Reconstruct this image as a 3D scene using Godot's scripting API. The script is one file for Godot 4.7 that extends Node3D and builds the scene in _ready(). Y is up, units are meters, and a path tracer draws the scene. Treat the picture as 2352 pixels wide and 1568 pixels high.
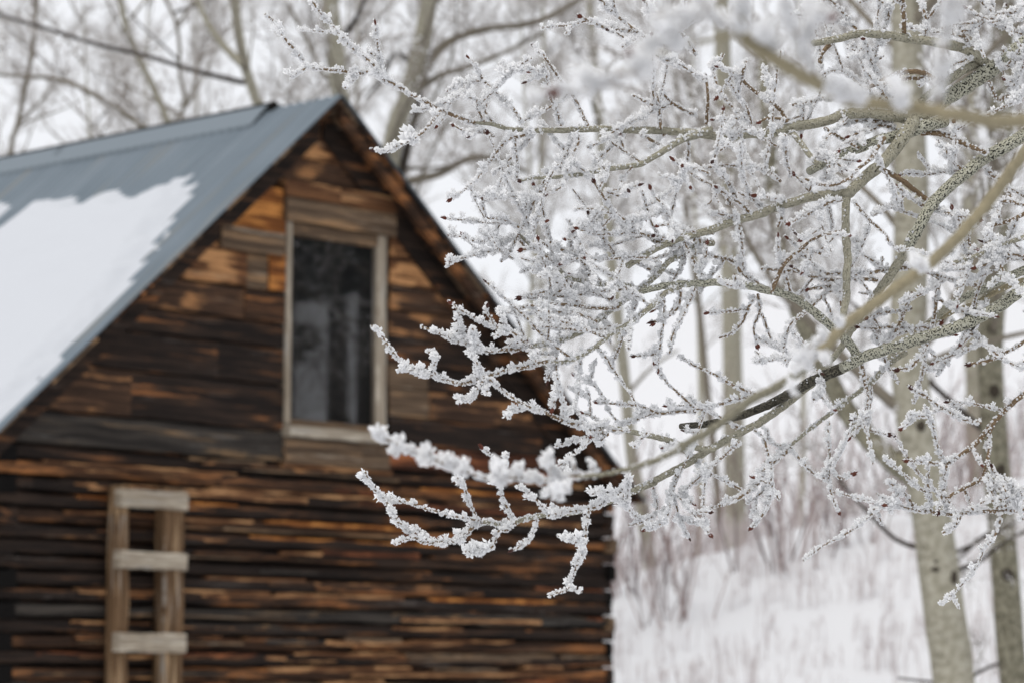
extends Node3D

# ---------------------------------------------------------------- lens
const F := 6500.0                      # focal length in units of a picture 2352 wide
const EYE := Vector3(0, 1.6, 0)
const FOCUS := 3.2
var tilt := atan(776.0 / 6500.0)
var rng := RandomNumberGenerator.new()
var M := {}                            # materials
var cabin: Node3D                      # frame of the cabin: x along the gable wall, y up, z out of it


class Geo:
	var v := PackedVector3Array()
	var n := PackedVector3Array()
	var uv := PackedVector2Array()
	var ix := PackedInt32Array()

	func vert(p: Vector3, nn: Vector3, t: Vector2) -> int:
		v.append(p)
		n.append(nn)
		uv.append(t)
		return v.size() - 1

	func tri(a: Vector3, b: Vector3, c: Vector3, k := 1.0) -> void:
		var nn := (c - a).cross(b - a).normalized()
		var s := v.size()
		for p in [a, b, c]:
			vert(p, nn, Vector2(p.x, p.y) * k)
		ix.append_array([s, s + 1, s + 2])

	func quad(a: Vector3, b: Vector3, c: Vector3, d: Vector3, ta: Vector2, tb: Vector2, tc: Vector2, td: Vector2) -> void:
		var nn := (c - a).cross(b - a).normalized()
		var s := v.size()
		vert(a, nn, ta)
		vert(b, nn, tb)
		vert(c, nn, tc)
		vert(d, nn, td)
		ix.append_array([s, s + 1, s + 2, s, s + 2, s + 3])

	# a tapered tube along points; lumps: small swellings
	func tube(p: PackedVector3Array, r: PackedFloat32Array, sides: int, tile: float, capped := true, u0 := 0.0) -> void:
		var t := (p[1] - p[0]).normalized()
		var a := t.cross(Vector3.UP if absf(t.y) < 0.9 else Vector3.RIGHT).normalized()
		var start := v.size()
		var far := 0.0
		var turns := maxf(1.0, roundf(TAU * r[0] / tile))
		for i in p.size():
			var d: Vector3 = p[mini(i + 1, p.size() - 1)] - p[maxi(i - 1, 0)]
			d = d.normalized()
			a = (a - d * a.dot(d)).normalized()
			var b := d.cross(a)
			if i:
				far += p[i].distance_to(p[i - 1])
			for k in sides + 1:
				var w := TAU * k / sides
				var o := a * cos(w) + b * sin(w)
				vert(p[i] + o * r[i], o, Vector2(u0 + turns * k / sides, u0 + far / tile))
		for i in p.size() - 1:
			for k in sides:
				var q := start + i * (sides + 1) + k
				var w := q + sides + 1
				ix.append_array([q, w, q + 1, q + 1, w, w + 1])
		if capped:
			for e in [0, p.size() - 1]:
				var out: Vector3 = (p[e] - p[1 if e == 0 else e - 1]).normalized()
				var c := vert(p[e] + out * r[e] * 0.5, out, Vector2(0.5, 0.5))
				for k in sides:
					var q: int = start + e * (sides + 1) + k
					ix.append_array([c, q, q + 1] if e == 0 else [c, q + 1, q])

	# a box with two rings of corners each slightly moved, so that no edge is quite straight
	func beam(x0: float, x1: float, y0: float, y1: float, z0: float, z1: float, wob: float, steps: int, g: RandomNumberGenerator, tile: Vector2, off: Vector2, along_y := false) -> void:
		var ring := []
		var bev: float = minf(y1 - y0, z1 - z0) * 0.14
		for i in steps + 1:
			var x := lerpf(x0, x1, float(i) / steps)
			var j := func(): return g.randf_range(-wob, wob)
			var yt: float = y1 + j.call()
			var yb: float = y0 + j.call()
			var zf: float = z1 + j.call()
			ring.append([Vector3(x, yb, z0), Vector3(x, yb, zf - bev), Vector3(x, yb + bev, zf), Vector3(x, yt - bev, zf + j.call() * 0.5), Vector3(x, yt, zf - bev), Vector3(x, yt, z0)])
		var fix := func(p: Vector3) -> Vector3: return Vector3(p.y, p.x, p.z) if along_y else p
		for i in steps:
			for k in 6:
				var a: Vector3 = ring[i][k]
				var b: Vector3 = ring[i + 1][k]
				var c: Vector3 = ring[i + 1][(k + 1) % 6]
				var d: Vector3 = ring[i][(k + 1) % 6]
				var tt := []
				for p in [a, b, c, d]:
					tt.append(Vector2(p.x / tile.x, (p.y - p.z) / tile.y) + off)
				if along_y:
					quad(fix.call(a), fix.call(b), fix.call(c), fix.call(d), tt[0], tt[1], tt[2], tt[3])
				else:
					quad(a, d, c, b, tt[0], tt[3], tt[2], tt[1])
		for e in [0, steps]:
			var m: Vector3 = (ring[e][0] + ring[e][1] + ring[e][4] + ring[e][5]) / 4.0
			for k in 6:
				var a: Vector3 = fix.call(ring[e][k])
				var b: Vector3 = fix.call(ring[e][(k + 1) % 6])
				if (e == 0) != along_y:
					tri(fix.call(m), b, a, 3.0)
				else:
					tri(fix.call(m), a, b, 3.0)

	# a flat polygon given a thickness (front at z1)
	func slab(poly: PackedVector2Array, z0: float, z1: float, tile: Vector2, off: Vector2) -> void:
		var cut := Geometry2D.triangulate_polygon(poly)
		for i in range(0, cut.size(), 3):
			var a := poly[cut[i]]
			var b := poly[cut[i + 1]]
			var c := poly[cut[i + 2]]
			if (b - a).cross(c - a) > 0.0:
				var w := b
				b = c
				c = w
			var s := v.size()
			for p in [a, b, c]:
				vert(Vector3(p.x, p.y, z1), Vector3.BACK, p / tile + off)
			ix.append_array([s, s + 1, s + 2])
			tri(Vector3(a.x, a.y, z0), Vector3(c.x, c.y, z0), Vector3(b.x, b.y, z0))
		var ccw := not Geometry2D.is_polygon_clockwise(poly)
		for i in poly.size():
			var a := poly[i]
			var b := poly[(i + 1) % poly.size()]
			if not ccw:
				var w := a
				a = b
				b = w
			quad(Vector3(a.x, a.y, z0), Vector3(a.x, a.y, z1), Vector3(b.x, b.y, z1), Vector3(b.x, b.y, z0), a / tile + off, a / tile + off + Vector2(0, .05), b / tile + off + Vector2(0, .05), b / tile + off)

	func mesh() -> ArrayMesh:
		var m := ArrayMesh.new()
		add_to(m)
		return m

	func add_to(m: ArrayMesh) -> void:
		var arr := []
		arr.resize(Mesh.ARRAY_MAX)
		arr[Mesh.ARRAY_VERTEX] = v
		arr[Mesh.ARRAY_NORMAL] = n
		arr[Mesh.ARRAY_TEX_UV] = uv
		arr[Mesh.ARRAY_INDEX] = ix
		m.add_surface_from_arrays(Mesh.PRIMITIVE_TRIANGLES, arr)

func _ready() -> void:
	rng.seed = 4711
	# camera: a long lens focused on the nearest branches
	var cam := Camera3D.new()
	cam.name = "camera"
	var lens := CameraAttributesPhysical.new()
	lens.frustum_focal_length = 99.49
	lens.frustum_near = 0.05
	lens.frustum_far = 2000.0
	lens.frustum_focus_distance = FOCUS
	lens.exposure_aperture = 10.5
	lens.auto_exposure_enabled = false
	cam.attributes = lens
	cam.near = 0.05
	cam.far = 2000.0
	cam.fov = rad_to_deg(2.0 * atan(784.0 / F))
	cam.position = EYE
	cam.rotation = Vector3(tilt, 0, 0)
	add_child(cam)
	# an even white overcast
	var sky := ProceduralSkyMaterial.new()
	sky.sky_top_color = Color(0.86, 0.87, 0.90).linear_to_srgb()
	sky.sky_horizon_color = Color(0.84, 0.86, 0.90).linear_to_srgb()
	sky.sky_curve = 0.3
	sky.ground_bottom_color = Color(0.55, 0.56, 0.59).linear_to_srgb()
	sky.ground_horizon_color = Color(0.7, 0.72, 0.76).linear_to_srgb()
	var env := Environment.new()
	env.background_mode = Environment.BG_SKY
	env.sky = Sky.new()
	env.sky.sky_material = sky
	env.tonemap_mode = Environment.TONE_MAPPER_LINEAR
	env.tonemap_exposure = 1.07
	env.sdfgi_enabled = true
	env.ssao_enabled = true
	env.ssil_enabled = true
	var world := WorldEnvironment.new()
	world.name = "world"
	world.environment = env
	add_child(world)
	var sun := DirectionalLight3D.new()
	sun.name = "sun"
	sun.light_energy = 0.48
	sun.light_color = Color(1.0, 0.98, 0.95)
	sun.light_angular_distance = 30.0
	sun.shadow_enabled = true
	sun.rotation_degrees = Vector3(-58, -35, 0)
	add_child(sun)

	make_materials()
	build_ground()
	set_up_cabin()
	build_cabin()
	build_ladder()
	build_trees()
	build_undergrowth()
	build_branches()

# ---------------------------------------------------------------- helpers
func ray(px: float, py: float) -> Vector3:
	return Vector3((px - 1176.0) / F, -(py - 784.0) / F, -1).rotated(Vector3.RIGHT, tilt)

func at(px: float, py: float, depth: float) -> Vector3:
	return EYE + ray(px, py) * depth

# where the line of sight through a pixel meets the plane z = off of the cabin
func on_wall(px: float, py: float, off := 0.0) -> Vector2:
	var inv := cabin.transform.affine_inverse()
	var o := inv * EYE
	var d := inv.basis * ray(px, py)
	var p := o + d * ((off - o.z) / d.z)
	return Vector2(p.x, p.y)

func rnd(a: float, b: float) -> float:
	return rng.randf_range(a, b)

func numbered(called: String, parent: Node) -> String:
	if not parent.has_node(called):
		return called
	var k := 1
	while parent.has_node("%s_%03d" % [called, k]):
		k += 1
	return "%s_%03d" % [called, k]

var counts := {}
func named(o: Node, called: String, parent: Node) -> void:
	var key := str(parent.get_instance_id()) + called
	var k: int = counts.get(key, 0)
	counts[key] = k + 1
	o.name = called if k == 0 else "%s_%03d" % [called, k]
	parent.add_child(o, true)

func tag(o: Node, label: String, category := "", group := "") -> void:
	o.set_meta("label", label)
	if category:
		o.set_meta("category", category)
	if group:
		o.set_meta("group", group)

func part(called: String, mesh: Mesh, mat: Material, parent: Node) -> MeshInstance3D:
	var o := MeshInstance3D.new()
	o.mesh = mesh
	if mat:
		o.material_override = mat
	named(o, called, parent)
	return o

func thing(called: String, label: String, category: String, where := Vector3.ZERO, group := "") -> Node3D:
	var o := Node3D.new()
	o.position = where
	named(o, called, self)
	tag(o, label, category, group)
	return o

func struct(called: String, mesh: Mesh, mat: Material) -> MeshInstance3D:
	var o := part(called, mesh, mat, self)
	o.set_meta("kind", "structure")
	return o

func swarm(called: String, mesh: Mesh, where: Array, parent: Node, mat: Material = null) -> void:
	if where.is_empty():
		return
	var mm := MultiMesh.new()
	mm.transform_format = MultiMesh.TRANSFORM_3D
	mm.mesh = mesh
	mm.instance_count = where.size()
	for i in where.size():
		mm.set_instance_transform(i, where[i])
	var o := MultiMeshInstance3D.new()
	o.multimesh = mm
	if mat:
		o.material_override = mat
	named(o, called, parent)
	o.set_meta("kind", "stuff")

func smooth(p: PackedVector3Array, step: float) -> PackedVector3Array:
	var out := PackedVector3Array()
	for i in p.size() - 1:
		var a := p[maxi(i - 1, 0)]
		var d := p[mini(i + 2, p.size() - 1)]
		var m := maxi(1, int(ceil(p[i].distance_to(p[i + 1]) / step)))
		for k in m:
			out.append(p[i].cubic_interpolate(p[i + 1], a, d, float(k) / m))
	out.append(p[p.size() - 1])
	return out

# ---------------------------------------------------------------- materials
func noise(freq: float, s: int, type := FastNoiseLite.TYPE_SIMPLEX_SMOOTH, oct := 3) -> FastNoiseLite:
	var f := FastNoiseLite.new()
	f.seed = s
	f.frequency = freq
	f.noise_type = type
	f.fractal_octaves = oct
	return f

func plain(c: Color, rough := 0.9, metal := 0.0) -> StandardMaterial3D:
	var m := StandardMaterial3D.new()
	m.albedo_color = c
	m.roughness = rough
	m.metallic = metal
	m.metallic_specular = 0.3
	return m

func textured(im: Image, rough := 0.9) -> StandardMaterial3D:
	var m := plain(Color.WHITE, rough)
	m.albedo_texture = ImageTexture.create_from_image(im)
	return m

# weathered timber: long grain, a share of bare wood where the dark skin has come off, grey streaks
func wood(s: int, dark: Color, mid: Color, bare: Color, grey: Color, share: float, greys: float, blotch := 0.0, w := 1024, h := 256) -> StandardMaterial3D:
	var grain := noise(0.02, s)
	var fine := noise(0.06, s + 1)
	var patch := noise(0.011, s + 2, FastNoiseLite.TYPE_SIMPLEX_SMOOTH, 4)
	var wash := noise(0.012, s + 3)
	var im := Image.create(w, h, false, Image.FORMAT_RGB8)
	for y in h:
		for x in w:
			var bend := patch.get_noise_2d(x * 0.6, y * 1.1) * 5.0
			var g := grain.get_noise_2d(x * 0.16, (y + bend) * 4.5)
			var f := fine.get_noise_2d(x * 0.2, (y + bend) * 9.0)
			var c := dark.lerp(mid, clampf(0.45 + g * 0.9 + f * 0.5, 0, 1))
			var p := patch.get_noise_2d(x * (0.3 + 0.45 * blotch) + 300.0, (y + bend * 0.4) * (2.5 - 1.2 * blotch)) * (0.85 + 0.4 * blotch) + g * 0.4 + f * 0.2
			var k := smoothstep(0.24 - share, 0.78 - share, p)
			c = c.lerp(bare.lerp(mid, clampf(0.3 - f * 1.1 - g * 0.6, 0, 0.85)), k)
			var q := smoothstep(0.5 - greys, 0.75 - greys, wash.get_noise_2d(x * 0.25, y * 4.5) + f * 0.4)
			c = c.lerp(grey, q * 0.8)
			im.set_pixel(x, y, c)
	return textured(im, 0.85)

func bark(s: int, base: Color, other: Color, speck: Color, thick: float, rings: float) -> StandardMaterial3D:
	var n1 := noise(0.02, s)
	var cell := noise(0.034, s + 1, FastNoiseLite.TYPE_SIMPLEX_SMOOTH, 4)
	var crowd := noise(0.012, s + 2)
	var line := noise(0.05, s + 3)
	var im := Image.create(512, 512, false, Image.FORMAT_RGB8)
	for y in 512:
		for x in 512:
			# blends into itself at the seam in both directions
			var c := base.lerp(other, clampf(0.5 + n1.get_noise_2d(x, y), 0, 1))
			var e := cell.get_noise_2d(x, y * 1.0)
			var t := 0.30 - thick - crowd.get_noise_2d(x, y) * 0.45
			c = c.lerp(speck, smoothstep(t, t + 0.1, e) * 0.9)
			var l := line.get_noise_2d(x * 0.35, y * 2.2)
			c = c.lerp(speck, smoothstep(0.62 - rings, 0.72 - rings, l) * 0.75)
			im.set_pixel(x, y, c)
	return textured(im, 0.8)

func make_materials() -> void:
	var lin := func(r, g, b): return Color(r, g, b).linear_to_srgb()
	M.frost = plain(lin.call(0.965, 0.97, 0.98), 1.0)
	M.frost.backlight_enabled = true
	M.frost.backlight = Color(1, 1, 1)
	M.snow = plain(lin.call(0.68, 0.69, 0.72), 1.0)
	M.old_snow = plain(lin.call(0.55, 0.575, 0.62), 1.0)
	M.bud = plain(Color8(92, 50, 38), 0.5)
	M.bud_dark = plain(Color8(66, 40, 34), 0.6)
	M.speckled = bark(11, Color8(184, 183, 168), Color8(160, 159, 142), Color8(34, 33, 30), 0.19, 0.08)
	M.bark = bark(21, Color8(168, 165, 150), Color8(140, 136, 118), Color8(52, 50, 42), 0.0, 0.14)
	M.twig = bark(31, Color8(140, 122, 96), Color8(112, 92, 72), Color8(52, 42, 36), 0.02, 0.1)
	M.near = bark(41, Color8(158, 149, 124), Color8(130, 122, 100), Color8(110, 98, 76), -0.2, 0.02)
	M.stub = bark(51, Color8(112, 108, 94), Color8(66, 63, 56), Color8(26, 25, 23), 0.2, 0.12)
	M.trunk = bark(61, Color8(172, 168, 154), Color8(142, 138, 122), Color8(92, 88, 78), -0.22, 0.0)
	M.trunk_dark = bark(66, Color8(150, 146, 128), Color8(112, 108, 92), Color8(62, 58, 50), -0.05, 0.0)
	M.limb = plain(Color8(124, 117, 105), 0.9)
	M.dark_limb = plain(Color8(66, 60, 55), 0.9)
	M.far_twig = plain(Color8(148, 140, 133), 1.0)
	M.needles = plain(Color8(44, 54, 44), 0.9)
	M.knot = plain(Color8(66, 60, 52), 0.95)
	M.shrub = plain(Color8(166, 146, 142), 1.0)
	M.shrub_dark = plain(Color8(112, 95, 94), 1.0)
	M.straw = plain(Color8(204, 195, 195), 1.0)
	M.char = wood(101, Color8(27, 22, 20), Color8(60, 47, 39), Color8(150, 98, 60), Color8(96, 90, 86), 0.1, 0.02)
	M.umber = wood(106, Color8(38, 28, 22), Color8(88, 62, 45), Color8(166, 110, 66), Color8(112, 98, 86), 0.22, 0.0)
	M.brown = wood(111, Color8(46, 34, 27), Color8(98, 72, 54), Color8(178, 128, 84), Color8(110, 98, 88), 0.2, 0.0, 0.8)
	M.orange = wood(121, Color8(64, 43, 30), Color8(134, 90, 58), Color8(200, 150, 102), Color8(130, 112, 96), 0.36, -0.05, 0.9)
	M.gold = wood(131, Color8(100, 60, 32), Color8(168, 106, 54), Color8(204, 140, 76), Color8(160, 130, 100), 0.4, -0.2, 0.6)
	M.grey = wood(141, Color8(76, 62, 50), Color8(124, 104, 84), Color8(164, 128, 92), Color8(146, 134, 120), 0.2, 0.06)
	M.charcoal = wood(151, Color8(38, 35, 33), Color8(76, 70, 64), Color8(150, 116, 80), Color8(98, 96, 94), 0.08, 0.1)
	M.slat = wood(161, Color8(78, 52, 36), Color8(136, 96, 64), Color8(194, 150, 106), Color8(140, 118, 96), 0.35, -0.05)
	M.red = wood(171, Color8(50, 31, 23), Color8(108, 64, 42), Color8(160, 98, 62), Color8(100, 80, 66), 0.25, -0.2)
	M.ladder = wood(181, Color8(80, 60, 42), Color8(132, 106, 80), Color8(186, 160, 126), Color8(156, 150, 142), 0.2, 0.12)
	M.pale = wood(191, Color8(140, 128, 112), Color8(176, 166, 150), Color8(204, 194, 178), Color8(170, 168, 164), 0.2, 0.1)
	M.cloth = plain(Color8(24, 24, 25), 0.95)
	M.black = plain(Color8(16, 14, 13), 0.95)
	M.metal = tin()
	M.cap = plain(Color8(118, 129, 138), 0.5, 0.35)
	M.glass = plain(Color(0.03, 0.03, 0.03, 0.03), 0.02)
	M.glass.transparency = BaseMaterial3D.TRANSPARENCY_ALPHA
	M.glass.metallic_specular = 0.7

func tin() -> StandardMaterial3D:
	var a := noise(0.02, 201)
	var b := noise(0.008, 202)
	var im := Image.create(512, 512, false, Image.FORMAT_RGB8)
	for y in 512:
		for x in 512:
			var k := clampf(0.5 + 0.5 * a.get_noise_2d(x * 2.5, y * 0.18) + 0.5 * b.get_noise_2d(x, y), 0, 1)
			var c := Color8(101, 113, 123).lerp(Color8(117, 128, 138), k)
			c = c.lerp(Color8(150, 134, 112), 0.35 * smoothstep(0.35, 0.6, a.get_noise_2d(x * 4.0 + 900.0, y * 0.15)))
			im.set_pixel(x, y, c)
	var m := textured(im, 0.5)
	m.metallic = 0.35
	return m

# ---------------------------------------------------------------- ground
func height(x: float, z: float) -> float:
	var d := -z
	var crest := 2.4 + 0.25 * clampf(x, -14.0, 16.0)
	var t := clampf((d - 15.0 - maxf(0.0, -x) * 0.5) / 12.0, 0.0, 1.0)
	var h := crest * (t * 0.75 + 0.25 * t * t)
	h -= 0.25 * smoothstep(27.0, 30.0, d) * (1.0 - smoothstep(34.0, 50.0, d))
	var e := clampf((d - 36.0) / 110.0, 0.0, 1.0)
	h += 15.0 * e * e * (3.0 - 2.0 * e)
	h += 10.0 * smoothstep(150.0, 500.0, d)
	# the land to the right of the cabin climbs as well
	h += 3.0 * smoothstep(7.0, 40.0, x) * smoothstep(-6.0, 14.0, d) * (1.0 - smoothstep(20.0, 60.0, d))
	return h + ground_noise.get_noise_2d(x * 10.0, z * 10.0) * 0.10 * smoothstep(10.0, 20.0, d) + ground_noise.get_noise_2d(x, z) * 0.5 * smoothstep(30.0, 80.0, d)

var ground_noise := noise(0.03, 5)

func build_ground() -> void:
	var g := Geo.new()
	var xs := PackedFloat32Array()
	var zs := PackedFloat32Array()
	for i in 121:
		var t := (i - 60) / 60.0
		xs.append(t * 12.0 + signf(t) * pow(absf(t), 5.0) * 500.0)
	for i in 171:
		var t := i / 170.0
		zs.append(60.0 - t * 100.0 - pow(t, 7.0) * 700.0)
	for j in zs.size():
		for i in xs.size():
			var x := xs[i]
			var z := zs[j]
			var nn := Vector3(height(x - .3, z) - height(x + .3, z), 0.6, height(x, z - .3) - height(x, z + .3)).normalized()
			g.vert(Vector3(x, height(x, z), z), nn, Vector2(x, z))
	var w := xs.size()
	for j in zs.size() - 1:
		for i in w - 1:
			var a := j * w + i
			g.ix.append_array([a, a + w, a + 1, a + 1, a + w, a + w + 1])
	struct("snow_ground", g.mesh(), M.snow)

# ---------------------------------------------------------------- cabin
var width := 0.0
var ridge := Vector2()
var slope_left := 0.0
var slope_right := 0.0
const OUT := 0.20                       # how far the roof stands out from the gable
const LONG := 7.5                       # length of the cabin
const BOARD := Vector2(3.6, 0.9)        # metres that a wood picture covers

func off() -> Vector2:
	return Vector2(rnd(0, 1), rnd(0, 1))

func set_up_cabin() -> void:
	cabin = thing("log_cabin", "old dark log cabin with snowy grey metal roof and one attic window", "cabin")
	var d := ray(7200, 1560)
	d = Vector3(d.x, 0, d.z).normalized()
	var p := at(15, 1560, 14.1)
	cabin.transform = Transform3D(Basis(d, Vector3.UP, Vector3(-d.z, 0, d.x)), Vector3(p.x, 0, p.z))
	width = on_wall(1400, 1400).x
	ridge = on_wall(788, 220, OUT)
	var l := on_wall(0, 990, OUT)
	var r := on_wall(1425, 1075, OUT)
	slope_left = (ridge.y - l.y) / (ridge.x - l.x)
	slope_right = (ridge.y - r.y) / (r.x - ridge.x)
	print("cabin: width %.2f ridge %s left %.2f right %.2f z0 %s far corner %s" % [width, ridge, slope_left, slope_right, cabin.position, cabin.transform * Vector3(width, 0, 0)])

# the height of the underside of the roof over a place on the wall
func under_roof(x: float) -> float:
	return ridge.y - (slope_left * (ridge.x - x) if x < ridge.x else slope_right * (x - ridge.x)) - 0.03

func gable() -> PackedVector2Array:
	var lo := 1.6
	return PackedVector2Array([Vector2(-0.02, lo), Vector2(width + 0.02, lo), Vector2(width + 0.02, under_roof(width + 0.02)), Vector2(ridge.x, under_roof(ridge.x)), Vector2(-0.02, under_roof(-0.02))])

func board(x0: float, x1: float, y0: float, y1: float, mat: String, z1 := 0.0, z0 := -0.05, called := "board") -> void:
	var rect := PackedVector2Array([Vector2(x0, y0)])
	var n := maxi(2, int((x1 - x0) / 0.12))
	for i in range(1, n):
		rect.append(Vector2(lerpf(x0, x1, float(i) / n), y0 + rnd(-.004, .005)))
	rect.append(Vector2(x1, y0))
	rect.append(Vector2(x1, y1))
	for i in range(1, n):
		rect.append(Vector2(lerpf(x1, x0, float(i) / n), y1 + rnd(-.005, .004)))
	rect.append(Vector2(x0, y1))
	for poly in Geometry2D.intersect_polygons(rect, gable()):
		var g := Geo.new()
		g.slab(poly, z0, z1 + rnd(-.012, .012), BOARD, off())
		part(called, g.mesh(), M[mat], cabin)

func px_box(l: float, t: float, r: float, b: float, z := 0.0) -> Rect2:
	var p := on_wall(l, t, z)
	var q := on_wall(r, t, z)
	var u := on_wall(l, b, z)
	return Rect2(p.x, u.y, q.x - p.x, p.y - u.y)

func build_cabin() -> void:
	# the line between the hewn logs and the boarded gable
	var y_split := on_wall(645, 1062).y
	var wl := on_wall(654, 700).x            # window with its casing
	var wr := on_wall(893, 700).x
	var wt := on_wall(656, 512).y
	var wb := on_wall(656, 972).y
	# logs
	var n_logs := int(round(y_split / 0.079))
	var step := y_split / n_logs
	for i in n_logs:
		var y := i * step
		var odd := i % 2 == 1
		var g := Geo.new()
		g.beam(-0.09 - rnd(0, .05), width + 0.015 + rnd(0, .03), y + 0.008, y + step - 0.011, -0.16, -0.005 + rnd(-.012, .012), 0.005, 26, rng, Vector2(4.9, 1.1), off())
		part("log", g.mesh(), M[["char", "charcoal", "char", "char", "umber"][rng.randi() % 5]], cabin)
		# hewn faces left standing and split poles driven into the joint
		var x := rnd(0.12, 0.5)
		while x < width - 0.2:
			var l := rnd(0.3, 1.7)
			if rnd(0, 1) < 0.66:
				var t := Geo.new()
				var yy := y + step - rnd(0.018, 0.03)
				t.beam(x, minf(x + l, width - 0.05), yy, yy + rnd(.014, .03), -0.05, rnd(-.006, .018), 0.004, maxi(2, int(l / 0.12)), rng, Vector2(1.6, 0.5), off())
				part("chinking_strip", t.mesh(), M[["slat", "slat", "umber", "red", "slat", "grey", "gold", "char"][rng.randi() % 8]], cabin)
			x += l + rnd(0.0, 0.25)
		# slivers of bare wood split off the face of the log
		for q in 5:
			if rnd(0, 1) < 0.75:
				var t := Geo.new()
				var l := rnd(0.3, 1.6)
				var xx := rnd(0.1, width - 1.7)
				var yy := y + rnd(0.012, 0.045)
				t.beam(xx, xx + l, yy, yy + rnd(.008, .026), -0.05, rnd(.002, .014), 0.004, 4, rng, Vector2(1.6, 0.5), off())
				part("sliver", t.mesh(), M[["slat", "umber", "grey", "red", "umber", "char", "charcoal", "slat", "brown"][rng.randi() % 9]], cabin)
		# ends of the side wall's logs between the front ones
		for e in ([0.0, width] if odd else []):
			var s := Geo.new()
			var left: bool = e == 0.0
			s.beam(e - 0.12 if left else e - 0.03, e + 0.02 if left else e + 0.02, y + step * 0.8, y + step * 1.95, -0.4, 0.02 + rnd(-.02, .03), 0.006, 2, rng, Vector2(1.2, 0.6), off())
			part("log_end", s.mesh(), M[(["black", "black", "char"] if left else ["char", "black", "grey", "charcoal"])[rng.randi() % 3]], cabin)
	var back := Geo.new()
	back.beam(-0.02, width - 0.0, 0.0, y_split, -0.24, -0.15, 0.002, 10, rng, BOARD, off())
	part("chinking", back.mesh(), M.char, cabin)
	for e in [0.0, width - 0.115]:
		back = Geo.new()
		back.beam(0.0, y_split, e, e + 0.11, -0.4, -0.035, 0.002, 8, rng, BOARD, off(), true)
		part("corner_post", back.mesh(), M.black, cabin)
	# inner sheathing of the gable, with the opening of the window left free
	var holes := [Rect2(-0.02, y_split - 0.02, wl - 0.0, 4.0), Rect2(wr, y_split - 0.02, width, 4.0), Rect2(wl - 0.02, wt, wr - wl + 0.02, 3.0), Rect2(wl - 0.02, y_split - 0.02, wr - wl + 0.02, wb - y_split + 0.02)]
	for h in holes:
		var rect := PackedVector2Array([h.position, Vector2(h.end.x, h.position.y), h.end, Vector2(h.position.x, h.end.y)])
		for poly in Geometry2D.intersect_polygons(rect, gable()):
			var g := Geo.new()
			g.slab(poly, -0.13, -0.06, BOARD, off())
			part("sheathing", g.mesh(), M.char, cabin)
	# gable boards left of the window, from the bottom
	var rows := [1060.0, 989.0, 885.0, 800.0, 745.0, 672.0, 570.0, 432.0]
	var kinds := ["charcoal", "char", "char", "char", "brown", "orange", "orange"]
	for i in 7:
		var y0 := on_wall(645, rows[i]).y + 0.007
		var y1 := on_wall(645, rows[i + 1]).y - 0.007
		if i == 1:
			board(on_wall(300, 900).x, wl - 0.006, y0, y1, "char", 0.0)
			board(-0.02, on_wall(300, 900).x - 0.004, y0, y1, "brown", 0.004)
		elif i == 4:
			board(on_wall(560, 700).x, wl - 0.006, y0, y1, "umber", 0.0)
			board(-0.02, on_wall(560, 700).x - 0.003, y0, y1, "brown", 0.003)
		elif i == 5:
			board(on_wall(616, 620).x, wl - 0.006, y0, y1, "gold", 0.002)
			board(on_wall(566, 620).x, on_wall(616, 620).x - 0.003, y0, y1, "grey", 0.0)
			board(-0.02, on_wall(566, 620).x - 0.003, y0, y1, "orange", 0.004)
		elif i == 6:
			board(on_wall(532, 480).x, wl - 0.006, y0, y1, "gold", 0.006)
			board(-0.02, on_wall(532, 480).x - 0.003, y0, y1, "orange", 0.0)
		else:
			board(-0.02, wl - 0.006, y0, y1, kinds[i], 0.0)
	var b := px_box(507, 516, 653, 566, 0.03)
	board(b.position.x, b.end.x, b.position.y, b.end.y, "grey", 0.035, 0.008, "trim_board")
	# above the window
	b = px_box(648, 412, 892, 452)
	board(b.position.x, on_wall(893, 700).x + 0.02, b.position.y + .004, b.end.y, "slat", 0.03, -0.05, "lintel_board")
	b = px_box(648, 452, 892, 510)
	board(b.position.x, on_wall(893, 700).x + 0.02, wt + 0.012, b.end.y - .003, "grey", 0.034, -0.05, "lintel_board")
	var tops := [412.0, 355.0, 300.0, 262.0, 200.0]
	for i in 4:
		board(0, width, on_wall(648, tops[i]).y + .004, on_wall(648, tops[i + 1]).y - .002, ["brown", "orange", "orange", "red"][i], 0.0)
	# right of the window
	rows = [1075.0, 1020.0, 955.0, 890.0, 835.0, 770.0, 712.0, 655.0, 590.0, 520.0, 440.0]
	kinds = ["red", "char", "charcoal", "brown", "char", "brown", "brown", "orange", "orange", "brown"]
	for i in 10:
		var y0 := on_wall(908, rows[i]).y + 0.004
		var y1 := on_wall(908, rows[i + 1]).y - 0.004
		if i in [2, 3]:
			board(wr + 0.008, on_wall(985, 900).x, y0, y1, "grey", 0.003)
			board(on_wall(985, 900).x + 0.003, width + 0.02, y0, y1, "brown" if i == 2 else "char", 0.0)
		else:
			board(wr + 0.008, width + 0.02, y0, y1, kinds[i], 0.0)
	# below the window
	board(wl, wr, y_split + 0.004, wb - 0.075, "grey", 0.012)
	build_window(wl, wr, wt, wb)
	build_walls(y_split)
	build_roof()

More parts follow.
